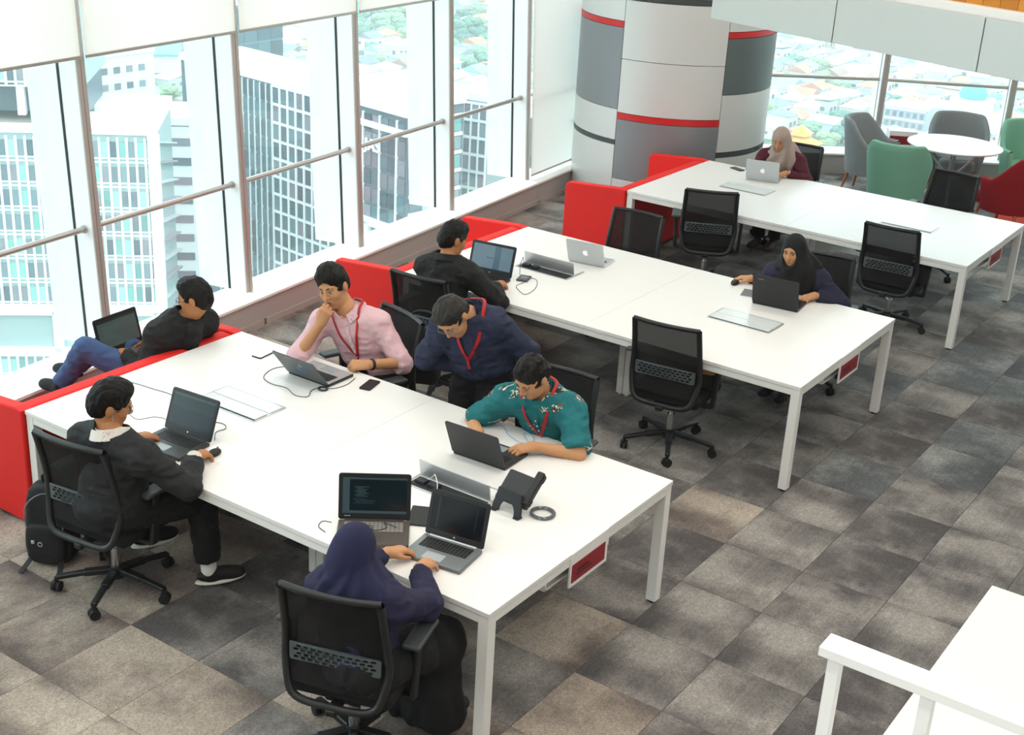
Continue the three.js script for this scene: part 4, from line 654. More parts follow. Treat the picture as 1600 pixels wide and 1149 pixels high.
function nets(f, lo, hi, h) {
  const nx = Math.ceil((hi.x - lo.x) / h) + 1, ny = Math.ceil((hi.y - lo.y) / h) + 1, nz = Math.ceil((hi.z - lo.z) / h) + 1, F = new Float32Array(nx * ny * nz), S = 8, R = S * h * 0.87 * 1.25 + 0.02;
  for (let bz = 0; bz < nz; bz += S) for (let by = 0; by < ny; by += S) for (let bx = 0; bx < nx; bx += S) {
    const d = f(lo.x + (bx + S / 2) * h, lo.y + (by + S / 2) * h, lo.z + (bz + S / 2) * h), skip = Math.abs(d) > R;
    for (let z = bz; z < Math.min(bz + S, nz); z++) for (let y = by; y < Math.min(by + S, ny); y++) for (let x = bx; x < Math.min(bx + S, nx); x++) F[(z * ny + y) * nx + x] = skip ? d : f(lo.x + x * h, lo.y + y * h, lo.z + z * h);
  }
  const id = new Int32Array(nx * ny * nz).fill(-1), P = [], I = [], at = (x, y, z) => (z * ny + y) * nx + x, C = [0, 1, nx, nx + 1, nx * ny, nx * ny + 1, nx * ny + nx, nx * ny + nx + 1], EG = [[0, 1], [2, 3], [4, 5], [6, 7], [0, 2], [1, 3], [4, 6], [5, 7], [0, 4], [1, 5], [2, 6], [3, 7]];
  for (let z = 0; z < nz - 1; z++) for (let y = 0; y < ny - 1; y++) for (let x = 0; x < nx - 1; x++) {
    const o = at(x, y, z); let m = 0; for (let i = 0; i < 8; i++) if (F[o + C[i]] < 0) m |= 1 << i; if (m === 0 || m === 255) continue;
    let sx = 0, sy = 0, sz = 0, n = 0;
    for (const [a, b] of EG) { if (((m >> a) & 1) === ((m >> b) & 1)) continue; const va = F[o + C[a]], vb = F[o + C[b]], t = va / (va - vb); sx += (a & 1) + ((b & 1) - (a & 1)) * t; sy += ((a >> 1) & 1) + (((b >> 1) & 1) - ((a >> 1) & 1)) * t; sz += (a >> 2) + ((b >> 2) - (a >> 2)) * t; n++; }
    id[o] = P.length / 3; P.push(lo.x + (x + sx / n) * h, lo.y + (y + sy / n) * h, lo.z + (z + sz / n) * h);
  }
  const quad = (a, b, c, d, flip) => { if (a < 0 || b < 0 || c < 0 || d < 0) return; flip ? I.push(a, c, b, a, d, c) : I.push(a, b, c, a, c, d); };
  for (let z = 1; z < nz - 1; z++) for (let y = 1; y < ny - 1; y++) for (let x = 1; x < nx - 1; x++) {
    const o = at(x, y, z), s = F[o] < 0;
    if (s !== F[o + 1] < 0) quad(id[o], id[o - nx], id[o - nx - nx * ny], id[o - nx * ny], s ? false : true);
    if (s !== F[o + nx] < 0) quad(id[o], id[o - nx * ny], id[o - nx * ny - 1], id[o - 1], s ? false : true);
    if (s !== F[o + nx * ny] < 0) quad(id[o], id[o - 1], id[o - 1 - nx], id[o - nx], s ? false : true);
  }
  const N = new Float32Array(P.length), U = new Float32Array(P.length / 3 * 2), e = h * 0.5;
  for (let i = 0; i < P.length; i += 3) {
    const x = P[i], y = P[i + 1], z = P[i + 2]; let gx = f(x + e, y, z) - f(x - e, y, z), gy = f(x, y + e, z) - f(x, y - e, z), gz = f(x, y, z + e) - f(x, y, z - e); const l = Math.hypot(gx, gy, gz) || 1;
    N[i] = gx / l; N[i + 1] = gy / l; N[i + 2] = gz / l; U[i / 3 * 2] = x + 0.6 * z; U[i / 3 * 2 + 1] = y + 0.3 * z;
  }
  const g = new THREE.BufferGeometry(); g.setAttribute('position', new THREE.BufferAttribute(new Float32Array(P), 3)); g.setAttribute('normal', new THREE.BufferAttribute(N, 3)); g.setAttribute('uv', new THREE.BufferAttribute(U, 2)); g.setIndex(I); return g;
}
const boundsOf = (pts, pad) => { const lo = V(1e9, 1e9, 1e9), hi = V(-1e9, -1e9, -1e9); for (const p of pts) { lo.min(p); hi.max(p); } return [lo.subScalar(pad), hi.addScalar(pad)]; };
const arr = (a) => V(...a), nrm = (v) => v.clone().normalize(), mix = (a, b, t) => a.clone().lerp(b, t), addS = (a, v, s) => a.clone().addScaledVector(v, s);
function ik(S, W, l1, l2, hint) { const d = W.clone().sub(S); let D = d.length(); const s = D > (l1 + l2) * 0.995 ? D / ((l1 + l2) * 0.995) : 1; l1 *= s; l2 *= s; const u = d.clone().divideScalar(D), a = (l1 * l1 - l2 * l2 + D * D) / (2 * D), h = Math.sqrt(Math.max(0, l1 * l1 - a * a)), p = hint.clone().sub(S); p.addScaledVector(u, -p.dot(u)); p.normalize(); return S.clone().addScaledVector(u, a).addScaledVector(p, h); }
const skinTex = dataTex(128, (u, v, i, j) => 0.5 + 0.35 * noise3(i * 0.3, j * 0.3, 1) + 0.2 * (hsh(i, j, 4) - 0.5), false);
const skinMat = (c) => withBump(std(c, 0.52, { sheen: 0.15, sheenColor: new THREE.Color(0xffb090), specularIntensity: 0.4 }), skinTex, 12, 0.0003);
const cloth = (c, extra = {}) => withBump(std(c, 0.88, { sheen: 0.06, sheenRoughness: 0.7, ...extra }), weave, 45, 0.0006);
const hairTex = dataTex(128, (u, v, i, j) => 0.5 + 0.5 * noise3(i * 0.8, j * 0.12, 3), false);
const hairMat = (c) => withBump(std(c, 0.5, { specularIntensity: 0.5 }), hairTex, 14, 0.0012);
const SK = { mid: skinMat(0xb07a52), light: skinMat(0xc28f68), tan: skinMat(0xa66f45) };
const eyeWhite = std(0xc9c0b6, 0.35), iris = std(0x1c120d, 0.2), lipMat = std(0x9a5547, 0.5), browMat = std(0x17120f, 0.8);

function person(label, s) {
  const hip = arr(s.hip), neck = arr(s.neck), shR = arr(s.shR), shL = arr(s.shL), base = V(hip.x, 0, hip.z), k = s.size || 1;
  const t = thing('person', label, 'person', [base.x, 0, base.z]);
  const put = (name, g, m, host = t) => { if (Array.isArray(g)) g = mg(g); if (host === t || host.userData.root) g.translate(-base.x, 0, -base.z); return part(name, g, m, host); };
  const u = nrm(neck.clone().sub(hip)), r0 = nrm(shR.clone().sub(shL)), f = nrm(new THREE.Vector3().crossVectors(u, r0)), r = new THREE.Vector3().crossVectors(f, u), TB = [r, u, f];
  const pf = s.pelvisF ? nrm(arr(s.pelvisF)) : nrm(V(f.x, 0, f.z)), pr = new THREE.Vector3().crossVectors(pf, UP).normalize(), PB = [pr, UP, pf];
  // head frame
  const hc = arr(s.head), hz = nrm(arr(s.face)), hup = s.headUp ? arr(s.headUp) : mix(UP, u, 0.4), hx = new THREE.Vector3().crossVectors(hup, hz).normalize(), hy = new THREE.Vector3().crossVectors(hz, hx), HB = [hx, hy, hz];   // hx: towards the person's left
  const H = (x, y, z) => hc.clone().addScaledVector(hx, x * k).addScaledVector(hy, y * k).addScaledVector(hz, z * k);
  // limbs
  const wrR = arr(s.wrR), wrL = arr(s.wrL), elR = ik(shR, wrR, 0.275 * k, 0.245 * k, arr(s.elR)), elL = ik(shL, wrL, 0.275 * k, 0.245 * k, arr(s.elL));
  const hpR = addS(addS(hip, pr, 0.088), UP, -0.01), hpL = addS(addS(hip, pr, -0.088), UP, -0.01), anR = arr(s.anR), anL = arr(s.anL), knR = ik(hpR, anR, 0.42 * k, 0.41 * k, arr(s.knR)), knL = ik(hpL, anL, 0.42 * k, 0.41 * k, arr(s.knL));
  const fat = s.fat || 1;
  const torso = (o) => [
    { f: ellF(addS(hip, UP, 0.02), [0.16 * fat + o, 0.11 + o, 0.125 * fat + o], PB), k: 0.06 }, { f: ellF(addS(mix(hip, neck, 0.36), f, 0.012), [0.138 * fat + o, 0.15 + o, 0.108 * fat + o], TB), k: 0.08 },
    { f: ellF(addS(mix(hip, neck, 0.72), f, 0.006), [0.158 + o, 0.165 + o, 0.112 + o], TB), k: 0.08 }, { f: capF(addS(shR, r, -0.02), addS(shL, r, 0.02), 0.058 + o, 0.058 + o), k: 0.06 },
    { f: capF(addS(neck, u, 0.035), shR, 0.04 + o, 0.05 + o), k: 0.05 }, { f: capF(addS(neck, u, 0.035), shL, 0.04 + o, 0.05 + o), k: 0.05 }];
  const wr = 0.027 * k, neckF = { f: capF(addS(neck, u, -0.03), H(0, -0.05, -0.018), 0.058 * k, 0.053 * k), k: 0.03 };
  // ---- body: one continuous skin
  const bodyF = union([...torso(-0.012), neckF, { f: capF(shR, elR, 0.05, 0.04), k: 0.03 }, { f: capF(elR, wrR, 0.041, wr), k: 0.015 }, { f: capF(shL, elL, 0.05, 0.04), k: 0.03 }, { f: capF(elL, wrL, 0.041, wr), k: 0.015 },
    { f: capF(hpR, knR, 0.075, 0.052), k: 0.03 }, { f: capF(knR, anR, 0.052, 0.034), k: 0.02 }, { f: capF(hpL, knL, 0.075, 0.052), k: 0.03 }, { f: capF(knL, anL, 0.052, 0.034), k: 0.02 }], 0.03);
  const geos = [nets(bodyF, ...boundsOf([hip, neck, shR, shL, elR, elL, wrR, wrL, knR, knL, anR, anL], 0.18), 0.014)];
  // ---- head
  const veil = !!s.veil, e2 = (x, y, z, a, b, c) => ellF(H(x, y, z), [a * k, b * k, c * k], HB), c2 = (a, b, ra, rb) => capF(H(...a), H(...b), ra * k, rb * k);
  const hl = [{ f: e2(0, 0.035, -0.012, 0.073, 0.088, 0.093), k: 0 }, { f: e2(0, -0.028, 0.026, 0.06, 0.085, 0.062), k: 0.04 }, { f: e2(0, -0.07, 0.026, 0.05, 0.042, 0.052), k: 0.03 }, { f: e2(0, -0.098, 0.058, 0.02, 0.016, 0.018), k: 0.025 }, { f: e2(0.036, -0.02, 0.058, 0.024, 0.024, 0.02), k: 0.025 }, { f: e2(-0.036, -0.02, 0.058, 0.024, 0.024, 0.02), k: 0.025 },
    { f: c2([-0.034, 0.034, 0.076], [0.034, 0.034, 0.076], 0.0095, 0.0095), k: 0.02 }, { f: c2([0, 0.022, 0.086], [0, -0.02, 0.105], 0.0068, 0.0105), k: 0.012 }, { f: e2(0.011, -0.024, 0.094, 0.009, 0.007, 0.010), k: 0.006 }, { f: e2(-0.011, -0.024, 0.094, 0.009, 0.007, 0.010), k: 0.006 },
    { f: c2([-0.016, -0.052, 0.082], [0.016, -0.052, 0.082], 0.0065, 0.0065), k: 0.01 }, { f: c2([-0.013, -0.063, 0.080], [0.013, -0.063, 0.080], 0.0075, 0.0075), k: 0.008 }];
  if (!veil) for (const q of [-1, 1]) hl.push({ f: e2(q * 0.078, -0.002, -0.014, 0.009, 0.031, 0.019), k: 0.012 });
  hl.push(neckF);
  const headU = union(hl, 0.02), sock = [e2(0.03, 0.011, 0.092, 0.017, 0.0105, 0.012), e2(-0.03, 0.011, 0.092, 0.017, 0.0105, 0.012)], mouth = c2([-0.02, -0.0575, 0.092], [0.02, -0.0575, 0.092], 0.0022, 0.0022);
  const headF = (x, y, z) => { let d = headU(x, y, z); d = smax(d, -sock[0](x, y, z), 0.01); d = smax(d, -sock[1](x, y, z), 0.01); d = smax(d, -mouth(x, y, z), 0.004); return d; };
  geos.push(nets(headF, ...boundsOf([H(-0.09, -0.13, -0.11), H(0.09, 0.13, 0.12), H(0.09, -0.13, 0.12), H(-0.09, 0.13, -0.11), H(0.09, -0.13, -0.11), H(-0.09, 0.13, 0.12), H(-0.09, -0.13, 0.12), H(0.09, 0.13, -0.11)], 0.005), 0.0036));
  // ---- hands
  const hand = (W, o, side, from) => {
    const hf = nrm(arr(o.f)), n0 = arr(o.n), n = nrm(n0.addScaledVector(hf, -n0.dot(hf))), tx = new THREE.Vector3().crossVectors(n, hf).multiplyScalar(side), L = (x, y, z) => W.clone().addScaledVector(tx, x * k).addScaledVector(n, y * k).addScaledVector(hf, z * k);
    const ps = [{ f: capF(mix(from, W, 0.72), W, 0.031 * k, wr), k: 0 }], cu = o.curl || [0.35, 0.45, 0.3], all = [W];
    const F4 = [[0.027, 0.004, 0.084, 0.95], [0.009, 0.007, 0.089, 1.05], [-0.010, 0.005, 0.085, 0.98], [-0.027, 0, 0.077, 0.78]];
    F4.forEach(([x, y, z, m], i) => {
      const K = L(x, y, z), W0 = L(x * 0.55, 0, 0.008); ps.push({ f: capF(W0, K, 0.0165 * k, 0.0125 * k), k: 0.018 });
      let a = (o.raise || 0), p = K; const sp = (1.5 - i) * (o.spread ?? 0.12);
      [0.042, 0.026, 0.021].forEach((len, j) => { a += cu[j] * (1 + 0.08 * i); const dir = hf.clone().multiplyScalar(Math.cos(a)).addScaledVector(n, -Math.sin(a)).addScaledVector(tx, sp * Math.cos(a)).normalize(), q = addS(p, dir, len * m * k); ps.push({ f: capF(p, q, (0.0098 - j * 0.0008) * k, (0.009 - j * 0.0008) * k), k: j ? 0.003 : 0.007 }); p = q; all.push(q); });
    });
    const t0 = L(0.014, -0.006, 0.02), t1 = L(0.04, -0.012, 0.048), t2 = L(0.047 - (o.thumbIn || 0), -0.02, 0.08), t3 = L(0.042 - (o.thumbIn || 0) * 1.6, -0.026, 0.104); ps.push({ f: capF(t0, t1, 0.017 * k, 0.0125 * k), k: 0.016 }, { f: capF(t1, t2, 0.0115 * k, 0.0105 * k), k: 0.005 }, { f: capF(t2, t3, 0.0105 * k, 0.0085 * k), k: 0.003 }); all.push(t1, t2, t3, L(-0.04, 0.02, 0.05), L(0.05, -0.03, 0.05), mix(from, W, 0.72));
    return nets(union(ps, 0.01), ...boundsOf(all, 0.034), 0.0032);
  };
  if (s.hdR) geos.push(hand(wrR, s.hdR, 1, elR)); if (s.hdL) geos.push(hand(wrL, s.hdL, -1, elL));
  const body = put('body', geos, s.skin || SK.mid); body.userData.root = 1;
  // ---- face details
  const sm = (x, y, z, a, b, c) => { const g = new THREE.SphereGeometry(1, 12, 9); g.scale(a * k, b * k, c * k); g.applyMatrix4(new THREE.Matrix4().makeBasis(hx, hy, hz)); const p = H(x, y, z); g.translate(p.x, p.y, p.z); return g; };
  const lid = s.lookDown ? -0.004 : 0;
  put('eyes', [sm(0.03, 0.010 + lid * 0.3, 0.0775, 0.0125, 0.0085 + lid * 0.7, 0.009), sm(-0.03, 0.010 + lid * 0.3, 0.0775, 0.0125, 0.0085 + lid * 0.7, 0.009)], eyeWhite);
  put('irises', [sm(0.03, 0.009 + lid, 0.0845, 0.0062, 0.0062 + lid * 0.4, 0.0032), sm(-0.03, 0.009 + lid, 0.0845, 0.0062, 0.0062 + lid * 0.4, 0.0032)], iris);
  const line = (pts, r, n = 12) => tube(pts.map((p) => H(...p).toArray()), r * k, n, 5);
  put('eyebrows', [line([[0.014, 0.032, 0.091], [0.03, 0.037, 0.087], [0.047, 0.031, 0.075]], 0.0033), line([[-0.014, 0.032, 0.091], [-0.03, 0.037, 0.087], [-0.047, 0.031, 0.075]], 0.0033), line([[0.02, 0.0165 + lid, 0.086], [0.03, 0.019 + lid, 0.0865], [0.042, 0.0145 + lid, 0.08]], 0.0016), line([[-0.02, 0.0165 + lid, 0.086], [-0.03, 0.019 + lid, 0.0865], [-0.042, 0.0145 + lid, 0.08]], 0.0016)], browMat);
  put('lips', [line([[-0.02, -0.056, 0.083], [-0.008, -0.0525, 0.0895], [0, -0.054, 0.0905], [0.008, -0.0525, 0.0895], [0.02, -0.056, 0.083]], 0.0036, 16), line([[-0.018, -0.0595, 0.082], [0, -0.0635, 0.0895], [0.018, -0.0595, 0.082]], 0.0045, 14)], lipMat);
  // ---- hair
  if (s.hair) {
    const o = s.hair, shell = [e2(0, 0.042, -0.016, 0.083, 0.092 + (o.top || 0) * 0.4, 0.103), e2(o.part || 0, 0.098, 0.018, 0.062, 0.034 + (o.top || 0), 0.07), e2(0, -0.01, -0.055, 0.072, 0.075, 0.06)], cut = e2(0, -0.035 + (o.low ? -0.03 : 0), 0.112, 0.08, 0.116, 0.078), ears = [e2(0.084, -0.006, -0.012, 0.02, 0.034, 0.026), e2(-0.084, -0.006, -0.012, 0.02, 0.034, 0.026)], hu = union(shell.map((q) => ({ f: q, k: 0.03 })), 0.03);
    const hairF = (x, y, z) => {
      const px = x - hc.x, py = y - hc.y, pz = z - hc.z, lx = (px * hx.x + py * hx.y + pz * hx.z) / k, ly = (px * hy.x + py * hy.y + pz * hy.z) / k, lz = (px * hz.x + py * hz.y + pz * hz.z) / k;
      const st = 0.005 * noise3(lx * 75, ly * 30, lz * 30 + 3) + 0.003 * noise3(lx * 28, ly * 14, lz * 14) + 0.002 * noise3(lx * 160, ly * 60, lz * 60);
      let d = hu(x, y, z) + st * (o.rough || 1); d = smax(d, -(cut(x, y, z) + st * 1.4), 0.006); d = Math.max(d, (o.nape ?? -0.07) + (lz + 0.1) * 0.52 - ly + st * 2); d = smax(d, -ears[0](x, y, z), 0.006); d = smax(d, -ears[1](x, y, z), 0.006); return d;
    };
    put('hair', nets(hairF, ...boundsOf([H(-0.1, -0.1, -0.13), H(0.1, 0.16, 0.11), H(0.1, -0.1, 0.11), H(-0.1, 0.16, -0.13), H(-0.1, 0.16, 0.11), H(0.1, 0.16, -0.13), H(-0.1, -0.1, 0.11), H(0.1, -0.1, -0.13)], 0.0), 0.0042), o.mat);
  }
  // ---- clothes
  const T = s.top, o = T.loose || 0.014, wrinkle = (x, y, z) => 0.0045 * noise3(x * 13, y * 20, z * 13) + 0.007 * (Math.abs(noise3(x * 11 + 7, y * 24, z * 11)) - 0.3) + 0.0025 * noise3(x * 34, y * 40, z * 34);
  const sl = T.sleeve ?? 1, sleeve = (S, E, W) => { if (sl <= 1) return [{ f: capF(S, mix(S, E, sl), 0.052 + o + 0.004, 0.046 + o + (sl < 1 ? 0.014 : 0), 1), k: 0.04 }]; const c = mix(E, W, sl - 1); return [{ f: capF(S, E, 0.052 + o, 0.044 + o), k: 0.04 }, { f: capF(E, c, 0.045 + o, (T.cuff || 0.034) + o * 0.7, 1), k: 0.02 }]; };
  const topU = union([...torso(o), ...sleeve(shR, elR, wrR), ...sleeve(shL, elL, wrL)], 0.04), hem = T.hem ?? 0.1;
  const topF = (x, y, z) => { const q = (x - hip.x) * u.x + (y - hip.y) * u.y + (z - hip.z) * u.z, nn = (x - neck.x) * u.x + (y - neck.y) * u.y + (z - neck.z) * u.z, fr = (x - neck.x) * f.x + (y - neck.y) * f.y + (z - neck.z) * f.z; let d = topU(x, y, z) + wrinkle(x, y, z) * (T.wr || 1); d = Math.max(d, -q - hem); const rx = x - neck.x - u.x * nn, ry = y - neck.y - u.y * nn, rz = z - neck.z - u.z * nn, rad = Math.sqrt(rx * rx + ry * ry + rz * rz); return smax(d, Math.min(nn + 0.35 * fr - (T.neckH ?? 0.035), (T.neckR || 0.084) - rad), 0.01); };
  const topM = put(T.name || 'shirt', nets(topF, ...boundsOf([hip, neck, shR, shL, elR, elL, wrR, wrL], 0.2), 0.0085), T.mat);
  const onTop = (p) => { const q = addS(p, f, 0.35); for (let i = 0; i < 90; i++) { const d = topF(q.x, q.y, q.z); if (d < 0.0035) break; q.addScaledVector(f, -Math.min(0.02, d * 0.6)); } if (q.clone().sub(neck).dot(f) < 0.03) return addS(p, f, 0.075); return q; };
  const onSurf = (p, dir) => { const q = p.clone(); for (let i = 0; i < 80; i++) { const d = topF(q.x, q.y, q.z); if (d < 0.003) break; q.addScaledVector(dir, Math.min(0.02, d * 0.6)); } return q; };
  const ribbon = (pts, w) => { const cv = new THREE.CatmullRomCurve3(pts, false, 'centripetal'), n = 36, P3 = [], I3 = []; for (let i = 0; i <= n; i++) { const p = cv.getPoint(i / n), tg = cv.getTangent(i / n), nn = nrm(p.clone().sub(mix(hip, neck, 0.8))), sd = nrm(new THREE.Vector3().crossVectors(tg, nn)); for (const [a, b] of [[-0.5, 0], [0.5, 0], [0.5, 0.0025], [-0.5, 0.0025]]) { const q = addS(addS(p, sd, a * w), nn, b + 0.002); P3.push(q.x, q.y, q.z); } } for (let i = 0; i < n; i++) for (let j = 0; j < 4; j++) { const a = i * 4 + j, b = i * 4 + (j + 1) % 4; I3.push(a, b, a + 4, b, b + 4, a + 4); } const g = new THREE.BufferGeometry(); g.setAttribute('position', new THREE.Float32BufferAttribute(P3, 3)); g.setIndex(I3); g.computeVertexNormals(); return g; };
  if (T.placket) { const pts = []; for (let i = 0; i <= 8; i++) pts.push(onTop(addS(neck, u, -0.02 - i * 0.042))); put('placket', [ribbon(pts, 0.026)], T.mat); put('buttons', pts.slice(1, 8).map((p) => { const g = new THREE.CylinderGeometry(0.0045, 0.0045, 0.002, 10); g.applyQuaternion(new THREE.Quaternion().setFromUnitVectors(UP, f)); const q = addS(p, f, 0.006); g.translate(q.x, q.y, q.z); return g; }), T.buttons || M.paper); }
  if (T.collar) {   // stand-and-fall collar round the neck
    const c0 = addS(neck, u, 0.0), w = nrm(mix(u, nrm(H(0, -0.05, -0.018).sub(neck)), 0.5)), cf = nrm(addS(f, w, -f.dot(w))), cr = new THREE.Vector3().crossVectors(cf, w), R0 = 0.07 * k;
    const colF = (x, y, z) => {
      const px = x - c0.x, py = y - c0.y, pz = z - c0.z, h = px * w.x + py * w.y + pz * w.z, a = px * cr.x + py * cr.y + pz * cr.z, b = px * cf.x + py * cf.y + pz * cf.z, rad = Math.hypot(a, b * 0.93), fr = b / (rad + 1e-6), an = Math.abs(Math.atan2(a, b));
      const top = 0.062 - 0.03 * Math.max(0, fr), d1 = Math.max(Math.abs(rad - (R0 + 0.006 - h * 0.12)) - 0.0035, h - top, -h - 0.01, (0.16 - an) * rad);
      const low = 0.012 - 0.055 * Math.max(0, fr - 0.35), d2 = Math.max(Math.abs(rad - (R0 + 0.014 + (top - h) * 0.42)) - 0.0035, h - top, low - h, (0.24 - an) * rad);
      return Math.min(d1, d2);
    };
    put('collar', nets(colF, ...boundsOf([addS(c0, w, 0.08), addS(c0, w, -0.06), addS(c0, cr, 0.11), addS(c0, cr, -0.11), addS(c0, cf, 0.12), addS(c0, cf, -0.11)], 0.01), 0.0042), T.collar);
  }
  if (T.cuffs) put('cuffs', [[elR, wrR], [elL, wrL]].map(([a, b]) => { const q = nrm(b.clone().sub(a)), c = mix(a, b, sl - 1); return bar(addS(c, q, -0.03).toArray(), addS(c, q, T.cuffLen || 0.035).toArray(), 0.038, 0.04, 18); }), T.cuffs);
  if (s.band) put('wristband', [(() => { const b = s.band === 'L' ? [elL, wrL] : [elR, wrR], q = nrm(b[1].clone().sub(b[0])), c = addS(b[1], q, -0.03), g = new THREE.TorusGeometry(0.031, 0.007, 8, 24); g.scale(1, 1, 1.5); g.applyQuaternion(new THREE.Quaternion().setFromUnitVectors(V(0, 0, 1), q)); g.translate(c.x, c.y, c.z); return g; })()], s.bandMat || M.blackPlastic);
  // lower half
  const B = s.bottom, bo = B.loose || 0.014; let botF;
  if (B.skirt) { const km = mix(knR, knL, 0.5), am = mix(anR, anL, 0.5); const us = union([{ f: ellF(addS(hip, UP, 0.0), [0.19, 0.13, 0.16], PB), k: 0.05 }, { f: capF(hpR, knR, 0.12, 0.105), k: 0.07 }, { f: capF(hpL, knL, 0.12, 0.105), k: 0.07 }, { f: capF(knR, anR, 0.1, 0.13), k: 0.07 }, { f: capF(knL, anL, 0.1, 0.13), k: 0.07 }, { f: capF(km, am, 0.1, 0.13), k: 0.06 }], 0.06); botF = (x, y, z) => Math.max(us(x, y, z) + 2 * wrinkle(x, y * 0.3, z), y - hip.y - 0.1, 0.05 - y); }
  else { const us = union([{ f: ellF(addS(hip, UP, 0.01), [0.165 * fat + bo, 0.115 + bo, 0.13 * fat + bo], PB), k: 0.05 }, { f: capF(hpR, knR, 0.082 + bo, 0.06 + bo), k: 0.05 }, { f: capF(hpL, knL, 0.082 + bo, 0.06 + bo), k: 0.05 }, { f: capF(knR, mix(knR, anR, B.len || 0.95), 0.06 + bo, 0.048 + bo, 1), k: 0.02 }, { f: capF(knL, mix(knL, anL, B.len || 0.95), 0.06 + bo, 0.048 + bo, 1), k: 0.02 }], 0.04); botF = (x, y, z) => Math.max(us(x, y, z) + 1.3 * wrinkle(x, y, z), Math.min(y - hip.y - 0.09, 0.22 - Math.hypot(x - hip.x, z - hip.z))); }
  put(B.skirt ? 'skirt' : 'trousers', nets(botF, ...boundsOf([hip, knR, knL, anR, anL], 0.2), 0.011), B.mat);
  // feet
  const shoe = (an, kn, fd) => {
    const d = nrm(arr(fd)), down = s.footUp ? arr(s.footUp).negate() : V(0, -1, 0), xx = new THREE.Vector3().crossVectors(UP, d).normalize(), c = addS(addS(an, d, 0.06), down, 0.035), yy = new THREE.Vector3().crossVectors(d, xx), Bf = [xx, yy, d];
    const up = union([{ f: ellF(c, [0.043, 0.042, 0.13], Bf), k: 0 }, { f: ellF(addS(addS(c, d, 0.07), yy, -0.012), [0.046, 0.03, 0.068], Bf), k: 0.02 }, { f: capF(addS(an, yy, 0.01), addS(c, d, -0.05), 0.037, 0.042), k: 0.02 }], 0.02), so = ellF(addS(c, yy, -0.034), [0.05, 0.016, 0.14], Bf);
    const lim = [...boundsOf([addS(c, d, 0.16), addS(c, d, -0.16), an], 0.07)];
    const g = nets((x, y, z) => Math.max(up(x, y, z), -((x - c.x) * yy.x + (y - c.y) * yy.y + (z - c.z) * yy.z) - 0.028), lim[0], lim[1], 0.006), g2 = nets(so, lim[0], lim[1], 0.006);
    const m = put(s.shoe.name || 'shoe', g, s.shoe.mat); m.userData.root = 1; if (s.shoe.sole) put('sole', g2, s.shoe.sole, m);
    if (s.shoe.sock) put('sock', nets(capF(mix(kn, an, 0.78), addS(an, UP, -0.01), 0.043, 0.042), ...boundsOf([mix(kn, an, 0.78), an], 0.07), 0.007), s.shoe.sock);
  };
  if (s.shoe) { shoe(anR, knR, s.fdR); shoe(anL, knL, s.fdL); }
  // head covering
  if (s.veil) {
    const v = s.veil, prims = [{ f: e2(0, 0.036, -0.014, 0.09, 0.105, 0.112), k: 0 }, { f: e2(0, -0.07, 0.012, 0.083, 0.08, 0.09), k: 0.05 }, { f: capF(H(0, -0.05, -0.03), addS(neck, u, -0.02), 0.09, 0.14), k: 0.06 }, { f: ellF(addS(addS(neck, u, -0.06), f, 0.045), [0.13 * v.w, 0.12 * v.l, 0.1], TB), k: 0.07 }, { f: ellF(addS(addS(neck, u, -0.05), f, -0.03), [0.17 * v.w, 0.1 * v.l, 0.105], TB), k: 0.07 }, { f: capF(addS(shR, r, -0.05), addS(shL, r, 0.05), 0.078, 0.078), k: 0.06 }], vu = union(prims, 0.05), fo = e2(0, -0.014, 0.112, 0.06, 0.086, 0.076), inner = e2(0, 0.03, -0.01, 0.075, 0.09, 0.095);
    const veilF = (x, y, z) => {
      const px = x - neck.x, py = y - neck.y, pz = z - neck.z, a = px * r.x + py * r.y + pz * r.z, b = px * u.x + py * u.y + pz * u.z, c = px * f.x + py * f.y + pz * f.z, ang = Math.atan2(a, c + 0.02);
      const fold = (0.0075 * Math.sin(ang * 9 + b * 26 + 2 * noise3(a * 8, b * 8, c * 8)) + 0.006 * noise3(a * 22, b * 12, c * 22)) * Math.min(1, Math.max(0, (0.15 - b) / 0.14)) * (v.fold || 1) + 0.0035 * noise3(a * 16, b * 9, c * 16);
      let d = vu(x, y, z) + fold; d = Math.max(d, -b - (v.drop || 0.17) + 0.03 * Math.sin(ang * 2 + 1) + (c > 0 ? -0.05 * Math.max(0, 1 - Math.abs(a) / 0.15) : 0)); return smax(d, -fo(x, y, z), 0.012);
    };
    put('headscarf', nets(veilF, ...boundsOf([H(-0.12, -0.12, -0.13), H(0.12, 0.16, 0.13), H(0, 0.16, 0), addS(shR, u, -0.2), addS(shL, u, -0.2), addS(neck, f, 0.15), addS(neck, f, -0.15)], 0.07), 0.0062), v.mat);
    if (v.under) put('under_scarf', [line([[-0.05, 0.03, 0.066], [-0.036, 0.056, 0.079], [0, 0.066, 0.085], [0.036, 0.056, 0.079], [0.05, 0.03, 0.066]], 0.007, 24)], v.under);
  }
  if (s.glasses) { const rim = (q) => { const g = new THREE.TorusGeometry(0.019 * k, 0.0016, 6, 24); g.scale(1.15, 0.85, 1); g.applyMatrix4(new THREE.Matrix4().makeBasis(hx, hy, hz)); const p = H(q * 0.03, 0.008, 0.101); g.translate(p.x, p.y, p.z); return g; }; put('glasses', [rim(1), rim(-1), line([[-0.009, 0.012, 0.103], [0, 0.016, 0.107], [0.009, 0.012, 0.103]], 0.0014), line([[0.052, 0.012, 0.1], [0.078, 0.012, 0.05], [0.082, 0.012, -0.015]], 0.0016), line([[-0.052, 0.012, 0.1], [-0.078, 0.012, 0.05], [-0.082, 0.012, -0.015]], 0.0016)], s.glasses); }
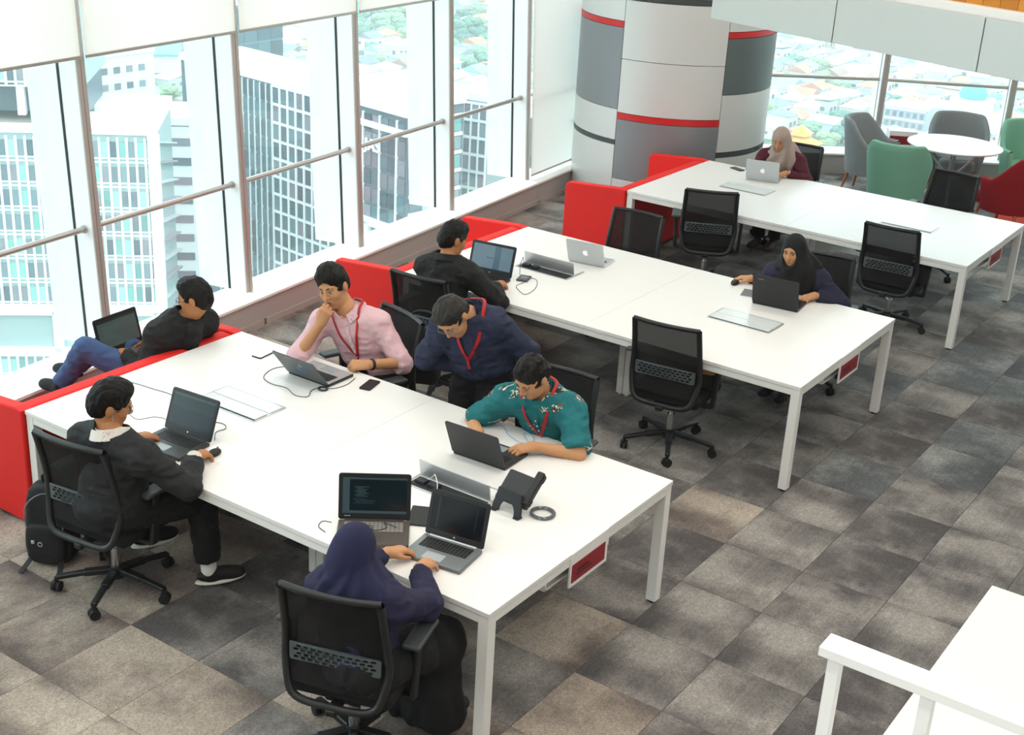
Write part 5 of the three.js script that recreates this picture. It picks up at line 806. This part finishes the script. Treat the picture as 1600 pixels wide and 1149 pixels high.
  if (s.lanyard) {
    const L = s.lanyard, wd = L.w || 0.016, end = onTop(addS(addS(neck, u, -L.len), r, L.dx || 0)), rib = (q) => { const pts = []; const lift = T.collar ? 0.012 : 0.002; pts.push(addS(addS(addS(neck, u, 0.06), f, -0.088), r, q * 0.01), addS(addS(onSurf(addS(addS(addS(neck, u, 0.2), r, q * 0.088), f, -0.02), u.clone().negate()), u, lift), r, q * lift), addS(onSurf(addS(addS(addS(neck, u, 0.16), r, q * 0.092), f, 0.1), nrm(addS(u.clone().negate(), f, -0.7))), f, lift)); for (let i = 2; i <= 7; i++) { const m = i / 7; pts.push(onTop(addS(addS(neck, u, 0.02 - (L.len + 0.02) * m), r, q * 0.085 * (1 - m) + (L.dx || 0) * m))); } return pts; };
    put('lanyard', [ribbon(rib(1), wd), ribbon(rib(-1), wd)], M.lanyard);
    const e1 = onTop(addS(addS(neck, u, -L.len - 0.06), r, L.dx || 0)); put('lanyard_clip', [ribbon([addS(end, f, 0.003), addS(mix(end, e1, 0.5), f, 0.006), addS(e1, f, 0.006)], wd * 0.9)], L.clip || M.blackPlastic);
    if (L.badge) { const g = box(0.058, 0.085, 0.003, 0, 0, 0, 0.002); g.applyMatrix4(new THREE.Matrix4().makeBasis(r, u, f)); const q = addS(onTop(addS(addS(neck, u, -L.len - 0.11), r, L.dx || 0)), f, 0.008); g.translate(q.x, q.y, q.z); put('badge', [g], M.paper); }
  }
  if (s.hood) put('hood', nets(((hh) => (x, y, z) => hh(x, y, z) + 2 * wrinkle(x, y, z))(union([capF(addS(addS(neck, r, 0.085), f, -0.01), addS(addS(addS(neck, f, -0.085), u, -0.01), r, 0), 0.032, 0.05), capF(addS(addS(neck, r, -0.085), f, -0.01), addS(addS(neck, f, -0.085), u, -0.01), 0.032, 0.05), capF(addS(neck, f, -0.09), addS(addS(neck, f, -0.125), u, -0.1), 0.05, 0.06)].map((q) => ({ f: q, k: 0.04 })), 0.04)), ...boundsOf([addS(neck, r, 0.1), addS(neck, r, -0.1), addS(addS(neck, f, -0.125), u, -0.12)], 0.09), 0.007), T.mat);
  if (s.extra) s.extra({ t, put, H, line, hx, hy, hz, neck, u, f, r, onTop, shR, shL, elR, elL, wrR, wrL });
  return t;
}
// ---------------------------------------------------------------- the nine people
const blackHair = hairMat(0x0d0b0a), greyHair = hairMat(0x2b2825), type = { curl: [0.35, 0.5, 0.35] };
const darkCloth = cloth(0x1f2023), blackCloth = cloth(0x111214), blackTrouser = cloth(0x0e0f12), navyShirt = cloth(0x232a44), pinkShirt = cloth(0xd9b3bb), navyKnit = cloth(0x1d1b3c), navyVeil = cloth(0x18193f), blackVeil = cloth(0x0f1012), beigeVeil = cloth(0xa8958c), maroon = cloth(0x4d0f22), jeans = cloth(0x3d5683), shirtWhite = cloth(0xd9d2cc);
const batik = (() => { const n = 256, fl = []; for (let i = 0; i < 13; i++) fl.push([hsh(i, 1, 3), hsh(i, 2, 3), 0.05 + 0.035 * hsh(i, 3, 3), hsh(i, 4, 3) * 6]); return dataTex(n, (u, v, i, j) => { let c = [0.03, 0.40, 0.42]; const g = 0.9 + 0.2 * hsh(i, j, 6); for (const [a, b, r, p] of fl) { let dx = u - a, dy = v - b; dx -= Math.round(dx); dy -= Math.round(dy); const d = Math.hypot(dx, dy), an = Math.atan2(dy, dx) + p; if (d < r * (0.55 + 0.45 * Math.abs(Math.cos(an * 2.5)))) { const q = hsh(i >> 2, j >> 2, 8); c = q > 0.66 ? [0.86, 0.86, 0.80] : q > 0.4 ? [0.10, 0.16, 0.16] : q > 0.3 ? [0.55, 0.22, 0.16] : [0.05, 0.45, 0.44]; } } return c.map((x) => x * g); }, true, 2.6, 2.6); })();
const batikMat = new THREE.MeshPhysicalMaterial({ map: batik, roughness: 0.8, sheen: 0.2 });
const shoeBlack = std(0x101012, 0.6), soleWhite = std(0xe9e7e2, 0.7), sockWhite = cloth(0xe6e4e0);

person('man in a dark jacket with earphones and glasses at the nearest desk', {
  hip: [0.95, 0.56, 0.20], neck: [1.03, 0.985, 0.225], shR: [1.215, 0.925, 0.20], shL: [0.855, 0.935, 0.25], head: [0.985, 1.135, 0.185], face: [0.50, -0.30, -0.80], skin: SK.mid, fat: 1.15,
  wrR: [1.215, 0.795, -0.135], elR: [1.42, 0.74, 0.12], wrL: [0.815, 0.80, -0.08], elL: [0.66, 0.75, 0.1], hdR: { f: [-0.15, -0.12, -1], n: [-0.1, 1, -0.1], curl: [0.55, 0.6, 0.4] }, hdL: { f: [0.2, -0.12, -1], n: [0.1, 1, -0.1], ...type },
  anR: [1.22, 0.10, -0.20], knR: [1.15, 0.7, -0.2], anL: [0.78, 0.19, -0.14], knL: [0.8, 0.7, -0.2], fdR: [0.55, 0, -1], fdL: [0.3, 0, -1],
  top: { name: 'jacket', mat: darkCloth, sleeve: 1.82, loose: 0.024, cuff: 0.036, hem: 0.12, cuffs: shirtWhite, cuffLen: 0.055, wr: 1.6, collar: shirtWhite, neckH: 0.03 }, bottom: { mat: blackTrouser, loose: 0.022, len: 0.86 }, shoe: { mat: shoeBlack, sole: soleWhite, sock: sockWhite },
  hair: { mat: blackHair, top: 0.022, nape: -0.085 }, glasses: M.greyPad, band: 'R', bandMat: M.paper,
  extra: ({ put, H, line, onTop, neck, u, f, r }) => { put('earphone', [tube([H(-0.083, -0.01, 0.0).toArray(), H(-0.085, -0.06, 0.02).toArray(), H(-0.07, -0.14, 0.05).toArray(), addS(addS(addS(neck, u, -0.05), r, 0.07), f, 0.17).toArray(), [0.98, 0.80, -0.02], [0.9, 0.75, -0.1]], 0.0022, 40, 5)], M.cableGrey); } });

person('man in a black hoodie and jeans lounging on the red sofa', {
  hip: [-0.34, 0.50, -1.22], neck: [-0.11, 0.90, -1.29], shR: [-0.12, 0.83, -1.455], shL: [-0.17, 0.82, -1.115], head: [-0.05, 1.045, -1.315], face: [-0.86, -0.22, 0.42], skin: SK.mid,
  wrR: [-0.42, 0.645, -1.30], elR: [-0.22, 0.55, -1.55], wrL: [-0.41, 0.645, -1.06], elL: [-0.22, 0.55, -0.98], hdR: { f: [-1, -0.12, 0.15], n: [0, 1, 0], ...type }, hdL: { f: [-1, -0.12, -0.1], n: [0, 1, 0], ...type },
  anR: [-1.06, 0.345, -1.14], knR: [-0.7, 0.75, -1.22], anL: [-0.87, 0.36, -0.88], knL: [-0.5, 0.95, -0.85], fdR: [-1, 0.0, 0.1], fdL: [-1, 0.05, 0.05], pelvisF: [-1, 0, 0.25],
  top: { name: 'hoodie', mat: blackCloth, sleeve: 1.95, loose: 0.026, cuff: 0.034, hem: 0.1, wr: 1.6 }, hood: 1, bottom: { mat: jeans, loose: 0.014, len: 0.93 }, shoe: { name: 'sock', mat: cloth(0x121316) },
  hair: { mat: blackHair, top: 0.012, nape: -0.10, low: 1 }, glasses: M.blackPlastic });

person('man in a pink shirt with a red lanyard resting his chin on his hand', {
  hip: [0.86, 0.56, -2.02], neck: [0.765, 1.0, -1.86], size: 1.05, shR: [0.585, 0.925, -1.80], shL: [0.925, 0.955, -1.93], head: [0.668, 1.170, -1.80], face: [0.22, -0.24, 0.95], headUp: [-0.18, 1, 0.05], skin: SK.light, lookDown: 1,
  wrR: [0.695, 0.975, -1.655], elR: [0.52, 0.7, -1.62], wrL: [1.045, 0.785, -1.695], elL: [1.15, 0.72, -1.98], hdR: { f: [0.32, 0.86, -0.15], n: [0.35, 0.05, 0.9], curl: [1.0, 1.3, 0.8], thumbIn: 0.012 }, hdL: { f: [-0.72, -0.05, 0.62], n: [0.25, 0.9, 0.35], curl: [1.0, 1.2, 0.7], thumbIn: 0.014 },
  anR: [0.75, 0.09, -1.75], knR: [0.78, 0.75, -1.6], anL: [0.98, 0.09, -1.75], knL: [0.98, 0.75, -1.6], fdR: [0, 0, 1], fdL: [0.1, 0, 1],
  top: { mat: pinkShirt, sleeve: 1.14, placket: 1, loose: 0.020, cuff: 0.052, hem: 0.13, collar: pinkShirt, wr: 1.3 }, bottom: { mat: blackTrouser }, shoe: { mat: shoeBlack },
  hair: { mat: blackHair, top: 0.036, part: -0.006, rough: 1.3 }, band: 'L', lanyard: { len: 0.24, badge: 1, dx: 0.0 } });

person('standing man in a navy shirt with greying hair bending over the desk', {
  size: 1.04, hip: [1.68, 0.88, -2.02], neck: [1.695, 1.225, -1.845], shR: [1.555, 1.135, -1.76], shL: [1.825, 1.195, -1.915], head: [1.675, 1.255, -1.70], face: [0.14, -0.74, 0.62], headUp: [-0.1, 0.7, 0.72], skin: SK.light, fat: 1.12, lookDown: 1,
  wrR: [1.60, 0.86, -1.97], elR: [1.44, 0.85, -1.86], wrL: [1.76, 0.88, -2.20], elL: [1.87, 0.85, -2.22], hdR: { f: [0.7, -0.3, -0.4], n: [-0.4, 0.2, 0.8], curl: [0.5, 0.6, 0.4] }, hdL: { f: [-0.6, -0.4, -0.5], n: [0.5, 0.2, 0.6], curl: [0.5, 0.6, 0.4] },
  anR: [1.57, 0.09, -2.18], knR: [1.57, 0.5, -2.0], anL: [1.76, 0.09, -2.24], knL: [1.76, 0.5, -2.05], fdR: [0.1, 0, 1], fdL: [0.3, 0, 1], pelvisF: [0.25, 0, 1],
  top: { mat: navyShirt, placket: 1, buttons: M.darkGrey, sleeve: 1.95, loose: 0.026, cuff: 0.036, hem: 0.16, wr: 1.8, collar: navyShirt }, bottom: { mat: blackTrouser, loose: 0.018 }, shoe: { mat: shoeBlack },
  hair: { mat: greyHair, top: 0.006, rough: 1.3 }, glasses: M.greyPad, lanyard: { len: 0.20, dx: 0.05, w: 0.02, clip: M.lanyard } });

person('man in a teal patterned shirt with red lanyard leaning over a laptop', {
  hip: [2.33, 0.55, -1.90], neck: [2.335, 0.985, -1.665], shR: [2.145, 0.915, -1.605], shL: [2.515, 0.925, -1.70], head: [2.335, 1.115, -1.555], face: [-0.10, -0.58, 0.82], headUp: [0.05, 1, 0.3], skin: SK.light, lookDown: 1,
  wrR: [2.115, 0.785, -1.385], elR: [1.98, 0.77, -1.58], wrL: [2.465, 0.79, -1.42], elL: [2.72, 0.77, -1.6], hdR: { f: [0.35, -0.1, 0.9], n: [0, 1, 0.1], ...type }, hdL: { f: [-0.62, -0.12, 0.72], n: [0, 1, 0.15], ...type },
  anR: [2.27, 0.09, -1.75], knR: [2.27, 0.75, -1.5], anL: [2.47, 0.09, -1.75], knL: [2.47, 0.75, -1.5], fdR: [0, 0, 1], fdL: [0.1, 0, 1],
  top: { mat: batikMat, placket: 1, sleeve: 0.92, loose: 0.022, hem: 0.12, wr: 1.4, collar: batikMat }, bottom: { mat: blackTrouser }, shoe: { mat: shoeBlack },
  hair: { mat: blackHair, top: 0.030, part: 0.008, rough: 1.5 }, lanyard: { len: 0.2, w: 0.018, clip: M.lanyard } });

person('woman in a navy headscarf and top typing at the nearest desk', {
  hip: [2.80, 0.55, 0.40], neck: [2.785, 0.92, 0.405], shR: [2.945, 0.86, 0.36], shL: [2.635, 0.86, 0.425], head: [2.75, 1.045, 0.375], face: [-0.08, -0.42, -0.9], skin: SK.light, size: 0.95, lookDown: 1,
  wrR: [2.785, 0.795, -0.03], elR: [3.03, 0.70, 0.14], wrL: [2.585, 0.795, -0.045], elL: [2.48, 0.70, 0.15], hdR: { f: [-0.12, -0.12, -1], n: [0, 1, -0.1], ...type }, hdL: { f: [0.35, -0.1, -0.9], n: [0, 1, -0.1], ...type },
  anR: [2.93, 0.10, -0.02], knR: [2.95, 0.8, -0.2], anL: [2.72, 0.10, -0.05], knL: [2.68, 0.8, -0.2], fdR: [0.1, 0, -1], fdL: [0, 0, -1],
  top: { mat: navyKnit, sleeve: 1.86, loose: 0.022, cuff: 0.036, hem: 0.18, wr: 1.6 }, bottom: { mat: blackTrouser, skirt: 1 }, shoe: { mat: shoeBlack }, veil: { mat: navyVeil, w: 1.0, l: 1.25, drop: 0.2 } });

person('man in black seen from behind at the middle desk', {
  hip: [0.56, 0.56, -3.06], neck: [0.545, 0.985, -3.13], shR: [0.735, 0.925, -3.15], shL: [0.375, 0.925, -3.10], head: [0.535, 1.135, -3.20], face: [0.36, -0.32, -0.86], skin: SK.mid,
  wrR: [0.755, 0.79, -3.43], elR: [0.93, 0.74, -3.25], wrL: [0.44, 0.79, -3.46], elL: [0.22, 0.74, -3.25], hdR: { f: [0.15, -0.1, -1], n: [0.1, 1, 0], curl: [0.6, 0.8, 0.5] }, hdL: { f: [0.1, -0.1, -1], n: [0, 1, 0], ...type },
  anR: [0.68, 0.09, -3.55], knR: [0.66, 0.8, -3.6], anL: [0.45, 0.09, -3.55], knL: [0.46, 0.8, -3.6], fdR: [0, 0, -1], fdL: [0, 0, -1],
  top: { mat: blackCloth, sleeve: 1.9, loose: 0.022, cuff: 0.034, hem: 0.12, wr: 1.4, collar: blackCloth }, bottom: { mat: blackTrouser }, shoe: { mat: shoeBlack }, hair: { mat: blackHair, top: 0.014, nape: -0.085 } });

person('woman in a black headscarf holding a mouse at the middle desk', {
  hip: [2.43, 0.53, -5.22], neck: [2.40, 0.925, -4.985], shR: [2.245, 0.86, -4.935], shL: [2.555, 0.865, -5.035], head: [2.378, 1.068, -4.92], face: [0.02, -0.18, 0.98], skin: SK.light, size: 0.93,
  wrR: [2.075, 0.785, -4.915], elR: [2.16, 0.72, -5.12], wrL: [2.60, 0.785, -4.89], elL: [2.76, 0.72, -5.08], hdR: { f: [-0.95, -0.1, 0.35], n: [0, 1, 0], curl: [0.3, 0.4, 0.3] }, hdL: { f: [-0.45, -0.14, 0.85], n: [0, 1, 0.1], ...type },
  anR: [2.42, 0.09, -4.75], knR: [2.36, 0.8, -4.6], anL: [2.55, 0.09, -4.72], knL: [2.52, 0.8, -4.6], fdR: [0, 0, 1], fdL: [0.1, 0, 1],
  top: { mat: cloth(0x1b1d36), sleeve: 1.9, loose: 0.02, cuff: 0.034, hem: 0.12, wr: 1.3 }, bottom: { mat: blackTrouser }, shoe: { mat: shoeBlack }, veil: { mat: blackVeil, w: 1.0, l: 1.55, drop: 0.24 } });

person('woman in a beige headscarf and maroon top at the furthest desk', {
  hip: [0.76, 0.53, -8.58], neck: [0.745, 0.925, -8.37], shR: [0.575, 0.865, -8.33], shL: [0.895, 0.865, -8.40], head: [0.735, 1.07, -8.285], face: [0.10, -0.36, 0.92], skin: SK.light, size: 0.95, lookDown: 1,
  wrR: [0.66, 0.785, -8.13], elR: [0.42, 0.72, -8.3], wrL: [0.885, 0.785, -8.17], elL: [1.08, 0.72, -8.36], hdR: { f: [0.2, -0.1, 0.9], n: [0, 1, 0.1], ...type }, hdL: { f: [-0.4, -0.12, 0.85], n: [0, 1, 0.1], ...type },
  anR: [0.70, 0.09, -8.10], knR: [0.66, 0.8, -8.0], anL: [0.85, 0.09, -8.15], knL: [0.86, 0.8, -8.0], fdR: [0, 0, 1], fdL: [0.1, 0, 1],
  top: { mat: maroon, sleeve: 1.9, loose: 0.02, cuff: 0.034, hem: 0.12, wr: 1.3 }, bottom: { mat: blackTrouser }, shoe: { mat: std(0x4a3226, 0.6) }, veil: { mat: beigeVeil, w: 0.86, l: 1.3, drop: 0.2, fold: 1.3, under: cloth(0xbba89c) }, band: 'L', bandMat: M.paper });
renderer.render(scene, camera);
